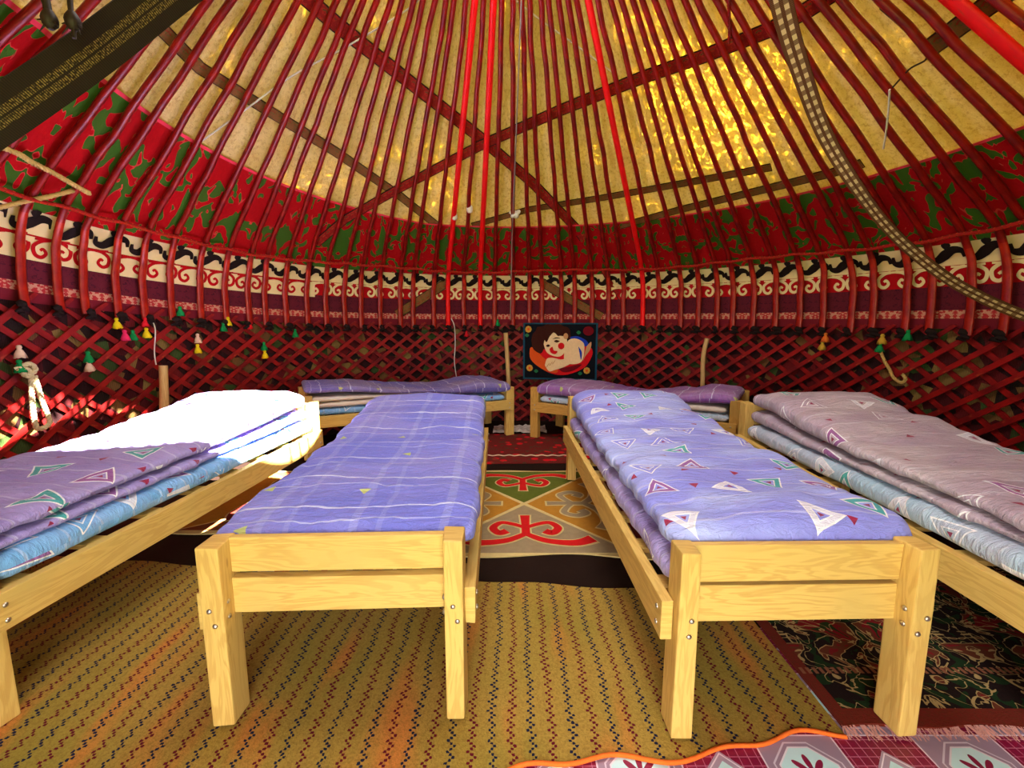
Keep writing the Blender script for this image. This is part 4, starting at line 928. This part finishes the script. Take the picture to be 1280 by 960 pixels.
tpoly('figure_cushion', [(9, 34), (11, 46), (22, 58), (36, 66), (52, 69), (68, 66), (84, 58), (92, 46), (94, 36), (86, 30), (50, 34), (20, 34)], TM['red'])
tpoly('figure_cushion', [(9, 34), (10, 48), (24, 60), (40, 66), (48, 64), (42, 54), (28, 46), (20, 38), (12, 32)], TM['orange'])
tpoly('figure_cushion', [(48, 60), (60, 58), (80, 54), (70, 62), (56, 65)], TM['maroon'])
tpoly('hair', [(11, 22), (13, 14), (17, 10), (19, 5), (26, 4), (33, 1), (41, 2), (49, 1), (55, 4), (61, 6), (64, 12), (63, 20), (50, 20), (36, 20), (30, 30), (25, 40), (18, 38), (13, 33)], TM['hair'])
tpoly('robe', [(64, 18), (74, 17), (86, 23), (88, 30), (76, 28), (66, 24)], TM['blue'])
tpoly('shoulder', [(58, 30), (62, 22), (72, 20), (82, 26), (83, 38), (80, 50), (70, 54), (58, 52), (56, 42)], TM['skin'])
tpoly('face', [(28, 28), (31, 18), (40, 12), (48, 16), (58, 18), (60, 28), (57, 38), (50, 44), (40, 43), (32, 38)], TM['skin'])
tpoly('ear', ell(58, 17, 3.2, 4, 10), TM['shade'])
tpoly('hair', [(28, 20), (34, 9), (46, 8), (55, 12), (48, 17), (42, 12), (36, 18), (32, 25)], TM['hair'])
tpoly('cheek', ell(52, 30, 4.4, 4.4, 12), TM['red'])
tpoly('cheek', [(36, 34), (40, 31), (42, 36), (47, 37), (44, 41), (38, 39)], TM['red'])
tpoly('eye', [(42, 24), (45, 22), (50, 23.5), (46, 25.5)], TM['hair']); tpoly('eye', [(31, 30), (34, 28), (37, 29.5), (34, 31.5)], TM['hair'])
tpoly('brow', [(40, 21), (45, 18.5), (51, 20), (45, 20)], TM['hair'])
tpoly('forearm', [(30, 56), (33, 47), (42, 46), (52, 48), (62, 46), (66, 52), (56, 58), (44, 62), (36, 64)], TM['skin'])
for q in range(3): tpoly('finger_line', [(32 + q * 4, 58 - q * 2), (36 + q * 4, 53 - q * 2), (36.6 + q * 4, 53.4 - q * 2), (32.8 + q * 4, 58.6 - q * 2)], TM['shade'], False)
tpoly('fold', [(75, 30), (80, 38), (79, 48), (77, 40)], TM['blue']); tpoly('wing', [(86, 30), (92, 24), (91, 34), (84, 44), (82, 50), (84, 38)], TM['shade'])
for (x, y) in ((7, 8), (9, 60), (87, 62)): tpoly('corner_flower', ell(x, y, 4.6, 4.6, 8), TM['gold'], False); tpoly('corner_flower', ell(x, y, 1.8, 1.8, 8), TM['orange'], False)
for (x, y) in ((5, 16), (18, 64), (78, 66), (75, 12)): tpoly('leaf', [(x - 3, y), (x, y - 2.5), (x + 3, y), (x, y + 2.5)], TM['green'])
tpoly('fruit', ell(88, 10, 7, 6, 12), TM['maroon'])

# crumpled clear plastic on the floor by the back wall
mb = MB(); rows = []
for j in range(9):
    rows.append([Vector((-0.22 + 0.62 * i / 16, 5.05 + 0.35 * j / 8, 0.012 + 0.05 * abs(noise.noise(Vector((i * .45, j * .5, 2)))))) for i in range(17)])
mb.grid(rows, lambda i, j: (i, j)); sp(link('plastic_sheet', mb.mesh('plastic_sheet'), M['plastic']), 'crumpled pale plastic sheet on the floor between the back beds', 'plastic')
